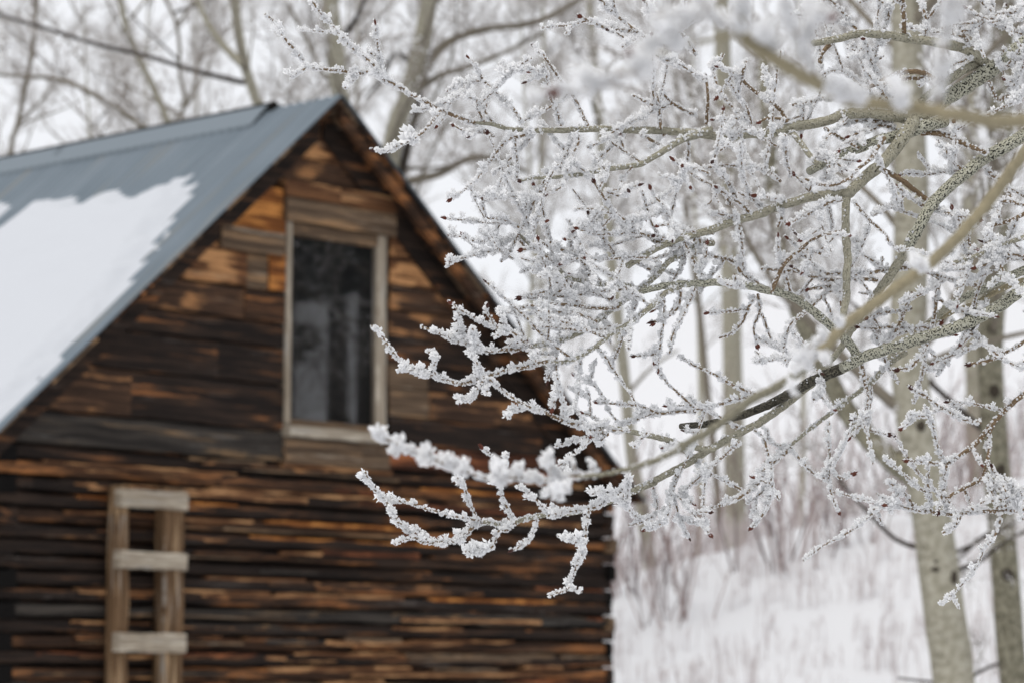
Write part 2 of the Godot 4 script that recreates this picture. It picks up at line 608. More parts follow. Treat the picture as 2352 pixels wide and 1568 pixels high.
func build_window(wl: float, wr: float, wt: float, wb: float) -> void:
	var win := Node3D.new()
	named(win, "window", cabin)
	var ileft := on_wall(671, 700, 0.014).x
	var iright := on_wall(867, 700, 0.014).x
	var itop := on_wall(673, 537, 0.02).y
	var ibot := on_wall(673, 960, 0.02).y
	for side in [[wl, ileft, ibot - .03, wt, "pale", 0.014], [iright, on_wall(890, 700, 0.015).x, ibot - .03, wt, "pale", 0.016]]:
		var g := Geo.new()
		g.beam(side[2], side[3] + 0.01, side[0], side[1], -0.08, side[5], 0.0025, 8, rng, Vector2(2.0, 0.5), off(), true)
		part("frame", g.mesh(), M.pale, win)
	var g := Geo.new()
	g.beam(ileft - .002, iright + .002, itop, wt + 0.01, -0.08, 0.013, 0.0025, 6, rng, Vector2(2.0, 0.5), off())
	part("frame", g.mesh(), M.grey, win)
	g = Geo.new()
	g.beam(ileft - .002, iright + .002, wb - 0.01, ibot, -0.08, 0.012, 0.0025, 6, rng, Vector2(2.0, 0.5), off())
	part("frame", g.mesh(), M.grey, win)
	g = Geo.new()
	g.beam(wl - 0.01, on_wall(889, 700, 0.05).x, wb - 0.07, wb - 0.012, -0.05, 0.06, 0.003, 8, rng, Vector2(2.0, 0.5), off())
	part("sill", g.mesh(), M.pale, win)
	# a darker strip of casing set back beside the right frame
	g = Geo.new()
	g.beam(wb - 0.1, wt + 0.004, on_wall(890, 700, 0.015).x + .004, wr + .004, -0.05, -0.008, 0.003, 8, rng, Vector2(2.0, 0.5), off(), true)
	part("casing", g.mesh(), M.char, win)
	g = Geo.new()
	for z in [0.003, -0.002]:
		g.quad(Vector3(ileft - .01, ibot - .01, z), Vector3(ileft - .01, itop + .01, z), Vector3(iright + .01, itop + .01, z), Vector3(iright + .01, ibot - .01, z), Vector2.ZERO, Vector2.DOWN, Vector2.ONE, Vector2.RIGHT)
	part("pane", g.mesh(), M.glass, win)
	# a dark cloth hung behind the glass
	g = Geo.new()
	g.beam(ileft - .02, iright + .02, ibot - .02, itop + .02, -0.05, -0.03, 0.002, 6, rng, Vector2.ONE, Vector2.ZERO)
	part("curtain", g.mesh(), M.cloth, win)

func build_walls(y_split: float) -> void:
	# the other three walls, and a floor for the loft, so that the inside is dark
	for x in [0.02, width - 0.14]:
		var tall := under_roof(0.08 if x < 1.0 else width - 0.06) - 0.0
		var n := int(tall / 0.12)
		var g := Geo.new()
		for i in n:
			g.beam(-LONG, -0.17, i * tall / n, (i + 1) * tall / n - 0.002, 0.0, 0.12, 0.004, 5, rng, Vector2(4.9, 1.1), off())
		var o := part("side_wall", g.mesh(), M.char, cabin)
		o.transform = Transform3D(Basis(Vector3(0, 0, 1), Vector3.UP, Vector3(-1, 0, 0)), Vector3(x + 0.12, 0, 0))
	var poly := gable()
	poly[0].y = 0.0
	poly[1].y = 0.0
	var b := Geo.new()
	b.slab(poly, -LONG - 0.1, -LONG, BOARD, off())
	part("back_wall", b.mesh(), M.char, cabin)
	b = Geo.new()
	b.slab(PackedVector2Array([Vector2(0.1, y_split - 0.25), Vector2(width - 0.1, y_split - 0.25), Vector2(width - 0.1, y_split - 0.2), Vector2(0.1, y_split - 0.2)]), -LONG, -0.2, BOARD, off())
	part("loft_floor", b.mesh(), M.brown, cabin)

# a point of a roof slope: s metres down from the ridge, z along it, up metres off the deck
func roof(side: float, s: float, z: float, up: float) -> Vector3:
	var k := slope_left if side < 0 else slope_right
	var down := Vector2(side, -k).normalized()
	var nn := Vector2(k * side, 1).normalized()
	var p := ridge + down * s + nn * up
	return Vector3(p.x, p.y, z)

func build_roof() -> void:
	var ends := {-1.0: (ridge.x + 0.45) * sqrt(1 + slope_left * slope_left), 1.0: (width + 0.12 - ridge.x) * sqrt(1 + slope_right * slope_right)}
	for side in [-1.0, 1.0]:
		var long: float = ends[side]
		# deck boards of rough planks under the metal; their ends show along the gable
		var s := 0.02
		while s < long - 0.03:
			var e: float = minf(s + rnd(0.17, 0.24), long - 0.02)
			var g := Geo.new()
			var o := OUT - 0.02 + rnd(-.012, .016)
			var c := [roof(side, s + .003, 0, -.022), roof(side, s + .003, 0, -.004), roof(side, e - .003, 0, -.004), roof(side, e - .003, 0, -.022)]
			var poly := PackedVector2Array()
			for p in c:
				poly.append(Vector2(p.x, p.y))
			g.slab(poly, -LONG - OUT, o, BOARD, off())
			part("roof_board", g.mesh(), M[["grey", "char", "umber", "char"][rng.randi() % 4]], cabin)
			s = e
		# corrugated sheets, each lapping the one before
		var z := OUT
		var k := 0
		while z > -LONG - OUT:
			var z2 := maxf(z - 0.82, -LONG - OUT)
			var g := Geo.new()
			var cols := int((z - z2) / 0.0127) + 1
			var lift := 0.012 + 0.0025 * (k % 2)
			for j in 9:
				for i in cols + 1:
					var zz := lerpf(z, z2, float(i) / cols)
					var w := zz / 0.076 * TAU
					var p := roof(side, lerpf(0.0, long, j / 8.0), zz, lift + 0.006 * cos(w))
					var sl := -0.006 * sin(w) * TAU / 0.076
					var nn := (roof(side, 0, 0, 1) - roof(side, 0, 0, 0) - Vector3(0, 0, sl)).normalized()
					g.vert(p, nn, Vector2(zz / 3.0, j / 8.0 * long / 3.0))
			for j in 8:
				for i in cols:
					var a := j * (cols + 1) + i
					g.ix.append_array([a, a + cols + 1, a + 1, a + 1, a + cols + 1, a + cols + 2] if side < 0 else [a, a + 1, a + cols + 1, a + 1, a + cols + 2, a + cols + 1])
			part("roof_sheet", g.mesh(), M.metal, cabin)
			z = z2 + 0.06 if z2 > -LONG - OUT + 0.01 else z2
			k += 1
	# the ridge cap: bent lengths with a wavy lower edge, the first one short of the gable
	var from := -0.38
	while from > -LONG:
		var to := maxf(from - 1.9, -LONG - OUT)
		var g := Geo.new()
		for side in [-1.0, 1.0]:
			var n := int((from - to) / 0.02)
			for i in n + 1:
				var z := lerpf(from, to, float(i) / n)
				var wave := 0.5 + 0.5 * cos(z / 0.076 * TAU)
				var nn := roof(side, 0, 0, 1) - roof(side, 0, 0, 0)
				for r in [[-0.004, 0.045], [0.10, 0.038], [0.185 + 0.016 * wave, 0.028], [0.187 + 0.016 * wave, 0.014]]:
					g.vert(roof(side, r[0], z, r[1]), nn, Vector2(z / 2.0, r[0]))
			var base := g.v.size() - (n + 1) * 4
			for i in n:
				for q in 3:
					var a := base + i * 4 + q
					g.ix.append_array([a, a + 1, a + 4, a + 1, a + 5, a + 4] if side < 0 else [a, a + 4, a + 1, a + 1, a + 4, a + 5])
		part("ridge_cap", g.mesh(), M.cap, cabin)
		from = to + 0.05 if to > -LONG else to - 1.0
	# the dark end of the cap, rafters under the overhang and the barge board on the far slope
	var t := Geo.new()
	t.tube(PackedVector3Array([Vector3(ridge.x, ridge.y + 0.0, -LONG), Vector3(ridge.x, ridge.y + 0.0, -0.365)]), PackedFloat32Array([0.05, 0.05]), 8, 0.3)
	part("ridge_pole", t.mesh(), M.black, cabin)
	for side in [-1.0, 1.0]:
		var long: float = ends[side] - 0.1
		for q in [[0.004, 0.03, 0.13, 0.0, "char"], [OUT - 0.075, OUT - 0.035, 0.055, 0.0, "umber"]]:
			if side < 0 and q[4] == "umber":
				continue
			var g := Geo.new()
			var poly := PackedVector2Array()
			for c in [[0.05, -0.03], [long, -0.03], [long, -0.03 - q[2]], [0.05 + q[2] * 0.8, -0.03 - q[2]]]:
				var p := roof(side, c[0], 0, c[1])
				poly.append(Vector2(p.x, p.y))
			g.slab(poly, q[0], q[1], BOARD, off())
			part("rake_board", g.mesh(), M[q[4]], cabin)
	build_roof_snow()

# where the line of sight through a pixel meets the left slope: (metres along -z, metres down)
func on_roof(px: float, py: float) -> Vector2:
	var inv := cabin.transform.affine_inverse()
	var o := inv * EYE
	var d := inv.basis * ray(px, py)
	var p0 := roof(-1, 0, 0, 0.02)
	var nn := roof(-1, 0, 0, 1) - roof(-1, 0, 0, 0)
	var p := o + d * ((p0 - o).dot(nn) / d.dot(nn))
	return Vector2(-p.z, (p - p0).dot(roof(-1, 1, 0, 0.02) - p0))

func build_roof_snow() -> void:
	var edge := PackedVector2Array()
	var k := 900.0 / 2500.0
	for s in ["-260 1640 0 1470 150 1350 230 1290 300 1260 380 1265 470 1240 490 1275 560 1290 640 1240 700 1215 770 1188 780 1230 830 1250 880 1268 920 1240 980 1200 1060 1180 1095 1138 1232 1098 1212 1140 1150 1172", "1250 1165 1245 1195 1200 1252 1130 1330 1090 1410 1060 1460 1035 1530"]:
		var f: PackedFloat64Array = s.split_floats(" ")
		for i in range(0, f.size(), 2):
			edge.append(on_roof(f[i] * k, f[i + 1] * k))
	for s in ["1080 110 1000 190 1000 235 1020 262 910 352 960 325 880 420 760 570 640 690 610 740 600 735 480 860 380 980 310 1062 250 1100 175 1200 130 1240 60 1310 -300 1690 -700 1700"]:
		var f: PackedFloat64Array = s.split_floats(" ")
		for i in range(0, f.size(), 2):
			edge.append(on_roof(f[i] * k, 500.0 * 0.9408 + f[i + 1] * k))
	edge.append(on_roof(-420, 420))
	var small := PackedVector2Array()
	for q in [[-60, 458], [0, 461], [25, 470], [20, 482], [0, 500], [-60, 545]]:
		small.append(on_roof(q[0], q[1]))
	var lumps := noise(1.6, 77)
	var ragged := noise(9.0, 78)
	for poly in [edge, small]:
		var box := Rect2(poly[0], Vector2.ZERO)
		for p in poly:
			box = box.expand(p)
		box = box.grow(0.06)
		var cell := 0.022
		var nx := int(box.size.x / cell) + 1
		var ny := int(box.size.y / cell) + 1
		var hs := PackedFloat32Array()
		hs.resize((nx + 1) * (ny + 1))
		for j in ny + 1:
			for i in nx + 1:
				var p := box.position + Vector2(i, j) * cell
				var best := 1e9
				for q in poly.size():
					best = minf(best, p.distance_squared_to(Geometry2D.get_closest_point_to_segment(p, poly[q], poly[(q + 1) % poly.size()])))
				var dist := sqrt(best) * (1.0 if Geometry2D.is_point_in_polygon(p, poly) else -1.0) + ragged.get_noise_2d(p.x, p.y * 0.5) * 0.03 - 0.03
				hs[j * (nx + 1) + i] = -0.014 + 0.088 * smoothstep(-0.07, 0.17, dist) + 0.012 * lumps.get_noise_2d(p.x, p.y) * smoothstep(0.0, 0.2, dist)
		var g := Geo.new()
		for j in ny + 1:
			for i in nx + 1:
				var p := box.position + Vector2(i, j) * cell
				var h := hs[j * (nx + 1) + i]
				var hx := hs[j * (nx + 1) + mini(i + 1, nx)] - hs[j * (nx + 1) + maxi(i - 1, 0)]
				var hy := hs[mini(j + 1, ny) * (nx + 1) + i] - hs[maxi(j - 1, 0) * (nx + 1) + i]
				var up := roof(-1, 0, 0, 1) - roof(-1, 0, 0, 0)
				var dn := roof(-1, 1, 0, 0) - roof(-1, 0, 0, 0)
				g.vert(roof(-1, p.y, -p.x, 0.016 + h), (up + Vector3(0, 0, 1) * (hx / (2 * cell)) - dn * (hy / (2 * cell))).normalized(), p)
		for j in ny:
			for i in nx:
				var a := j * (nx + 1) + i
				if maxf(maxf(hs[a], hs[a + 1]), maxf(hs[a + nx + 1], hs[a + nx + 2])) > -0.0135:
					g.ix.append_array([a, a + nx + 1, a + 1, a + 1, a + nx + 1, a + nx + 2])
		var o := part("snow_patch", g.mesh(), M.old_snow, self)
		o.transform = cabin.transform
		if poly == edge:
			tag(o, "large white snow sheet with ragged upper edge on the metal roof", "snow", "")
		else:
			tag(o, "small snow patch at the left picture edge above the large snow sheet", "snow", "")

# ---------------------------------------------------------------- ladder
func build_ladder() -> void:
	var root := thing("ladder", "weathered wooden ladder standing upright against the log wall", "ladder")
	root.transform = cabin.transform
	var zr := 0.10
	var top := on_wall(270, 1110, zr).y
	var xs := [[266, 298], [376, 424]]
	for r in xs:
		var g := Geo.new()
		var a := on_wall(r[0], 1300, zr).x
		var b := on_wall(r[1], 1300, zr).x
		g.beam(-0.2, top + rnd(-.008, .008), a, b, zr - 0.075, zr, 0.004, 14, rng, Vector2(2.4, 0.5), off(), true)
		part("rail", g.mesh(), M.ladder, root)
	var heights := [[1123, 1170, "pale"], [1263, 1309, "pale"], [1452, 1500, "pale"]]
	var x0 := on_wall(270, 1300, zr + 0.03).x
	var x1 := on_wall(425, 1300, zr + 0.03).x
	var made := []
	for h in heights:
		made.append([on_wall(345, (h[0] + h[1]) / 2.0, zr + 0.03).y, h[2]])
	for k in 4:
		made.append([made[2][0] - 0.42 * (k + 1), "pale"])
	for m in made:
		var g := Geo.new()
		var h: float = 0.047 + rnd(-.003, .003)
		g.beam(x0, x1, m[0] - h, m[0] + h, zr - 0.005, zr + 0.045, 0.004, 10, rng, Vector2(1.8, 0.4), off())
		part("rung", g.mesh(), M[m[1]], root)

# ---------------------------------------------------------------- trees behind
var sprays := []                        # a few fans of frosted twigs, one metre long
var bare_sprays := []
var lump: ArrayMesh

func make_sprays() -> void:
	for k in 4:
		var wood_ := Geo.new()
		var ice := Geo.new()
		var stems := []
		var main := PackedVector3Array()
		for i in 6:
			main.append(Vector3(rnd(-.03, .03) * i, i / 5.0, rnd(-.03, .03) * i))
		stems.append([main, 0.006])
		for i in 11:
			var s := main[1 + i % 4].lerp(main[2 + i % 4], rnd(0, 1))
			var a := rnd(0, TAU)
			var d := Vector3(cos(a), rnd(.7, 1.6), sin(a)).normalized() * rnd(.2, .5)
			stems.append([PackedVector3Array([s, s + d * 0.5 + Vector3(0, -.02, 0), s + d + Vector3(0, rnd(-.02, .06), 0)]), 0.004])
			for j in 2:
				var b := rnd(0, TAU)
				var e := (d.normalized() + Vector3(cos(b), rnd(-.2, .6), sin(b)) * 0.8).normalized() * rnd(.08, .2)
				stems.append([PackedVector3Array([s + d * rnd(.3, .8), s + d * 0.6 + e]), 0.0033])
		for st in stems:
			var p: PackedVector3Array = st[0]
			var r := PackedFloat32Array()
			for i in p.size():
				r.append(st[1] * lerpf(1.0, 0.55, float(i) / (p.size() - 1)))
			wood_.tube(p, r, 3, 0.5, false)
			# rime along the windward side
			for i in p.size() - 1:
				var n := int(p[i].distance_to(p[i + 1]) / 0.035) + 1
				for q in n:
					if rnd(0, 1) < 0.55:
						shard(ice, p[i].lerp(p[i + 1], rnd(0, 1)) + Vector3(rnd(-.004, .002), .003, rnd(-.003, .003)), Vector3(rnd(-1, .4), rnd(.1, 1), rnd(-.6, .6)).normalized(), rnd(.018, .036), rnd(.009, .016))
		var m := ArrayMesh.new()
		wood_.add_to(m)
		ice.add_to(m)
		m.surface_set_material(0, M.far_twig)
		m.surface_set_material(1, M.frost)
		sprays.append(m)
		bare_sprays.append(wood_.mesh())

# a small crystal: a flattened double pyramid
func shard(g: Geo, base: Vector3, d: Vector3, long: float, wide: float) -> void:
	var a := d.cross(Vector3(rnd(-1, 1), rnd(-1, 1), rnd(-1, 1))).normalized()
	var b := d.cross(a)
	var mid := base + d * long * rnd(.35, .6)
	var tip := base + d * long
	var l := mid + a * wide * rnd(.7, 1.2)
	var r := mid - a * wide * rnd(.7, 1.2)
	var u := mid + b * wide * 0.35
	var w := mid - b * wide * 0.35
	for f in [[base, l, u], [base, u, r], [base, r, w], [base, w, l], [tip, u, l], [tip, r, u], [tip, w, r], [tip, l, w]]:
		g.tri(f[0], f[1], f[2])

func radii(n: int, r0: float, r1: float, lumpy := 0.0) -> PackedFloat32Array:
	var r := PackedFloat32Array()
	for i in n:
		r.append(lerpf(r0, r1, float(i) / (n - 1)) * (1.0 + rnd(-lumpy, lumpy)))
	return r

func crown(places: Array, tree: Node3D, called := "crown") -> void:
	var lists := [[], [], [], []]
	for p in places:
		lists[rng.randi() % 4].append(p)
	for k in 4:
		if tree.position.x < 0.5 and k < 3:
			swarm(called, bare_sprays[k], lists[k], tree, M.far_twig)
		else:
			swarm(called, sprays[k], lists[k], tree)

func spray_at(p: Vector3, d: Vector3, size: float) -> Transform3D:
	var y := d.normalized()
	var x := y.cross(Vector3(rnd(-1, 1), rnd(-1, 1), rnd(-1, 1))).normalized()
	return Transform3D(Basis(x * size, y * size, x.cross(y) * size), p)

# limbs and twigs on the upper part of a trunk
func branch_out(tree: Node3D, pts: PackedVector3Array, r: float, from: float, to: float, n: int, reach: float, dense: float) -> void:
	var thin := 0.26 if tree.position.x < 0.5 else 0.6
	var places := []
	for k in n:
		var t := lerpf(from, to, (k + rnd(0, 1)) / n)
		var f := t * (pts.size() - 1)
		var i := mini(int(f), pts.size() - 2)
		var s := pts[i].lerp(pts[i + 1], f - i)
		var a := rnd(0, TAU)
		var l := reach * lerpf(1.0, 0.55, (t - from) / maxf(0.01, to - from)) * rnd(.6, 1.15)
		var d := Vector3(cos(a), rnd(.35, 1.1), sin(a)).normalized()
		var p := PackedVector3Array([s])
		for q in 5:
			d = (d + Vector3(rnd(-.22, .22), rnd(-.05, .22), rnd(-.22, .22))).normalized()
			p.append(p[q] + d * l / 5.0)
		p = smooth(p, 0.12)
		var g := Geo.new()
		g.tube(p, radii(p.size(), maxf(r, .06) * rnd(.15, .3), r * 0.05), 5, 0.5, false)
		part("limb", g.mesh(), M.limb if rnd(0, 1) < 0.75 else M.dark_limb, tree)
		for q in int(l * dense * thin):
			var w := rnd(0.2, 1.0)
			var fi := w * (p.size() - 1)
			var j := mini(int(fi), p.size() - 2)
			places.append(spray_at(p[j].lerp(p[j + 1], fi - j), (p[j + 1] - p[j]).normalized() + Vector3(rnd(-.7, .7), rnd(.2, 1.5), rnd(-.7, .7)), rnd(.6, 1.15)))
	crown(places, tree)

func px_path(s: String, depth: float, wob := 0.0) -> PackedVector3Array:
	var f: PackedFloat64Array = s.split_floats(" ")
	var p := PackedVector3Array()
	for i in range(0, f.size(), 2):
		p.append(at(f[i], f[i + 1], depth + rnd(-wob, wob)))
	return p

# a tree whose trunk and main limbs are those of the photograph
func traced_tree(label: String, depth: float, trunk: String, r0: float, r1: float, mat: String, limbs: Array, n: int, dense: float, knots := []) -> void:
	var p := px_path(trunk, depth)
	var foot := Vector3(p[0].x, height(p[0].x, p[0].z) - 0.1, p[0].z)
	var tree := thing("aspen_tree", label, "tree", foot)
	var pts := PackedVector3Array([Vector3.ZERO])
	if p[0].y - foot.y > 0.8:
		pts.append(Vector3(0, (p[0].y - foot.y) * 0.6, 0))
	for q in p:
		pts.append(q - foot)
	pts.append(pts[-1] + (pts[-1] - pts[-2]).normalized() * 2.5)
	pts = smooth(pts, 0.15)
	var k := depth / F
	var g := Geo.new()
	g.tube(pts, radii(pts.size(), r0 * k * 1.04, r1 * k * 0.8, 0.02), 16, 0.5)
	part("trunk", g.mesh(), M[mat], tree)
	var places := []
	for l in limbs:
		var q := px_path(l[0], depth, 0.05)
		for i in q.size():
			q[i] += Vector3(0, 0, -0.06 * i) - foot
		q = smooth(q, 0.08)
		g = Geo.new()
		g.tube(q, radii(q.size(), l[1] * k, l[1] * k * 0.5, 0.03), 8, 0.4)
		part("limb", g.mesh(), M[l[2]], tree)
		for i in range(2, q.size() - 1):
			for e in 1:
				if rnd(0, 1) < 0.35:
					places.append(spray_at(q[i], (q[i + 1] - q[i]).normalized() + Vector3(rnd(-1, 1), rnd(-.3, 1), rnd(-1, 1)), rnd(.3, .7)))
	crown(places, tree, "twigs")
	for q in knots:
		var c := at(q[0], q[1], depth)
		var s: float = q[2] * k
		var o := part("knot", lump, M.knot, tree)
		# sits in the bark on the side that faces the camera
		var nearest := 1e9
		var axis := Vector3.ZERO
		for e in pts:
			if (e + foot).distance_to(c) < nearest:
				nearest = (e + foot).distance_to(c)
				axis = e + foot
		var rr := lerpf(r0, r1, clampf((axis.y - foot.y) / (pts[-1].y), 0, 1)) * k
		var side := Vector3(c.x - axis.x, 0, sqrt(maxf(0.0001, rr * rr - (c.x - axis.x) ** 2)))
		o.position = Vector3(axis.x, c.y, axis.z) + side * 0.96 - foot
		o.basis = Basis(Vector3.UP, atan2(side.x, side.z)) * Basis.from_scale(Vector3(s * .75, s * .75 * q[3], s * 0.25))
	if n:
		branch_out(tree, pts, r0 * k, 0.35, 1.0, n, 2.0, dense)

func make_aspen(called: String, h: float, r: float, n: int, dense: float, reach := 2.2) -> Node3D:
	var tree := thing(called, "", "tree")
	var p := PackedVector3Array([Vector3(0, -0.3, 0)])
	var lean := Vector3(rnd(-.05, .05), 1, rnd(-.05, .05))
	for i in 8:
		lean += Vector3(rnd(-.05, .05), 0, rnd(-.05, .05))
		p.append(p[i] + lean.normalized() * h / 8.0)
	p = smooth(p, 0.3)
	var g := Geo.new()
	g.tube(p, radii(p.size(), r, r * 0.15, 0.03), 10, 0.5)
	part("trunk", g.mesh(), M.trunk, tree)
	branch_out(tree, p, r, 0.26, 0.98, n, reach, dense)
	return tree

func build_trees() -> void:
	var s := SphereMesh.new()
	s.radial_segments = 12
	s.rings = 6
	s.radius = 1.0
	s.height = 2.0
	var sm := ArrayMesh.new()
	sm.add_surface_from_arrays(Mesh.PRIMITIVE_TRIANGLES, s.get_mesh_arrays())
	lump = sm
	make_sprays()
	traced_tree("tall pale aspen at lower right whose trunk has dark branch scars", 13.0, "2192 1568 2176 1450 2156 1300 2140 1180 2116 1050 2098 930 2086 800 2090 650 2095 480 2090 300 2085 100 2080 -80", 53, 33, "trunk",
		[["2104 1255 2060 1235 2000 1170 1950 1110 1905 1040", 6, "dark_limb"], ["2150 1345 2200 1310 2255 1290 2310 1250 2390 1205", 6, "dark_limb"], ["2150 1285 2210 1262 2290 1225 2390 1170", 5, "dark_limb"],
		["2120 1110 2050 1050 1990 985 1935 900 1893 800 1850 700 1830 600 1800 450 1785 250 1775 60", 27, "trunk_dark"], ["2098 870 2160 820 2230 790 2300 770 2400 745", 10, "limb"], ["2090 560 2030 470 1960 400 1880 360", 9, "limb"], ["2190 1600 2250 1545 2310 1522", 6, "dark_limb"], ["2160 1568 2110 1562 2070 1556", 4, "dark_limb"]], 10, 9.0,
		[[2186, 1288 + 38, 17, 1.5], [2140, 1288, 15, 0.9], [2172, 1275, 10, 1.2], [2205, 1500, 10, 1.9], [2142, 1308, 14, 0.6], [2110, 980, 16, 1.2]])
	traced_tree("dark greenish aspen trunk at the right edge, second from the corner tree", 14.2, "2338 1640 2325 1520 2316 1400 2305 1250 2292 1100 2282 950 2276 800 2290 600 2300 300 2305 0", 36, 26, "trunk_dark",
		[["2300 1210 2250 1240 2205 1290", 6, "dark_limb"]], 8, 9.0, [[2310, 1320, 20, 1.0], [2294, 1080, 17, 1.5], [2280, 900, 18, 1.2], [2276, 760, 14, 1.0]])
	traced_tree("pale smooth aspen trunk between the two right trunks, half hidden", 30.0, "2262 1300 2250 1150 2243 1000 2240 870 2235 700 2230 400 2240 0", 24, 18, "trunk", [], 9, 9.0)
	traced_tree("slim olive trunk standing right behind the right corner of the cabin", 28.0, "1492 1290 1474 1160 1452 1050 1438 900 1425 780 1405 600 1390 440 1370 200 1350 -40", 15, 8, "trunk", [["1440 905 1500 840 1560 800", 5, "limb"], ["1432 830 1380 760 1300 640", 5, "limb"]], 10, 8.0)
	traced_tree("wide pale trunk behind the thickest frosted twigs right of centre", 33.0, "1690 1200 1684 900 1680 700 1672 500 1668 330 1660 100 1655 -60", 25, 18, "trunk", [["1672 560 1730 440 1790 330 1850 260", 9, "limb"], ["1668 380 1600 250 1560 120", 8, "limb"]], 12, 10.0)
	traced_tree("thin brown trunk seen through frosted twigs just right of centre", 34.0, "1650 1150 1625 900 1605 700 1570 420 1548 100 1540 -40", 9, 6, "limb", [], 12, 10.0)
	traced_tree("forked aspen rising behind the right slope of the cabin roof", 23.0, "885 520 905 310 930 240 948 180 970 90 985 0 992 -100", 28, 19, "trunk",
		[["922 400 940 310 955 250 962 180 975 90 992 -10", 10, "dark_limb"], ["958 200 1000 120 1050 78 1130 52 1210 40 1290 5 1350 -40", 12, "limb"], ["962 205 1010 170 1060 150 1110 130 1180 95 1250 55", 8, "limb"], ["915 425 960 408 1010 393 1070 358 1130 350 1210 380", 11, "limb"], ["950 150 905 120 868 185 838 215", 6, "dark_limb"], ["925 385 990 384 1060 372", 5, "limb"]], 8, 7.0)
	traced_tree("broad pale aspen trunk directly behind the roof peak", 21.5, "790 340 778 200 768 100 757 0 750 -100", 25, 20, "trunk", [["775 100 800 62 818 30 836 -20", 8, "dark_limb"], ["772 190 735 160 712 105 688 55 655 -10", 6, "limb"]], 8, 8.0)
	traced_tree("forked grey trunk above the middle of the roof ridge", 25.0, "604 320 586 225 566 165 552 100 541 30 530 -70", 15, 11, "trunk", [["558 150 510 100 470 40 438 -40", 10, "trunk"], ["562 190 522 178 440 155 330 118 220 90 100 50 10 20 -80 -15", 6.5, "dark_limb"]], 12, 9.0)
	traced_tree("olive aspen leaning left above the left half of the ridge", 26.0, "396 350 382 275 346 190 311 120 286 50 268 -40", 10, 7, "trunk", [["384 330 345 305 290 262 200 203 130 172 60 160 -80 150", 7, "limb"]], 12, 9.0)
	traced_tree("slender dark stem beside the leaning olive aspen", 27.0, "420 350 416 275 424 222 412 170 412 110 402 45 380 0 360 -60", 6, 4, "limb", [["404 60 430 20 450 -20", 4, "limb"]], 10, 9.0)
	traced_tree("thin grey stem above the left end of the ridge", 28.0, "20 400 40 280 62 180 78 60 90 -60", 7, 5, "limb", [["40 285 90 230 140 170", 4, "limb"]], 12, 9.0)

	# the slender trees further back, and those off to the right that the window shows
	var protos := [make_aspen("background_aspen", 11.0, 0.05, 20, 13.0), make_aspen("background_aspen", 9.0, 0.045, 18, 14.0), make_aspen("background_aspen", 12.5, 0.055, 22, 12.0)]
	var spots := []
	for q in [[-120, 32], [150, 36], [260, 42], [480, 38], [690, 36], [860, 40], [1180, 36], [1290, 40], [1830, 42], [2460, 40], [40, 46], [1600, 46]]:
		var x := at(q[0], 1000, q[1]).x
		spots.append([Vector3(x, 0, -q[1]), "slender blurred aspen among the frosted trees behind the cabin", "slender aspens behind the cabin"])
	for q in [[6.5, -17.6], [8.0, -14.2], [9.5, -16.75], [11.5, -18.5], [13.0, -14.8], [18.0, -19.0], [12.0, -12.5], [16.0, -22.0], [24.0, -18.0]]:
		spots.append([Vector3(q[0], 0, q[1]), "bare frosted aspen right of the picture, seen reflected in the window", "aspens reflected in the window"])
	build_spruces()
	for i in spots.size():
		var o: Node3D = protos[i] if i < 3 else protos[i % 3].duplicate()
		if i >= 3:
			named(o, "background_aspen", self)
		var p: Vector3 = spots[i][0]
		o.position = Vector3(p.x, height(p.x, p.z), p.z)
		o.rotation.y = rnd(0, TAU)
		o.scale = Vector3.ONE * rnd(.9, 1.15)
		tag(o, spots[i][1], "tree", spots[i][2])

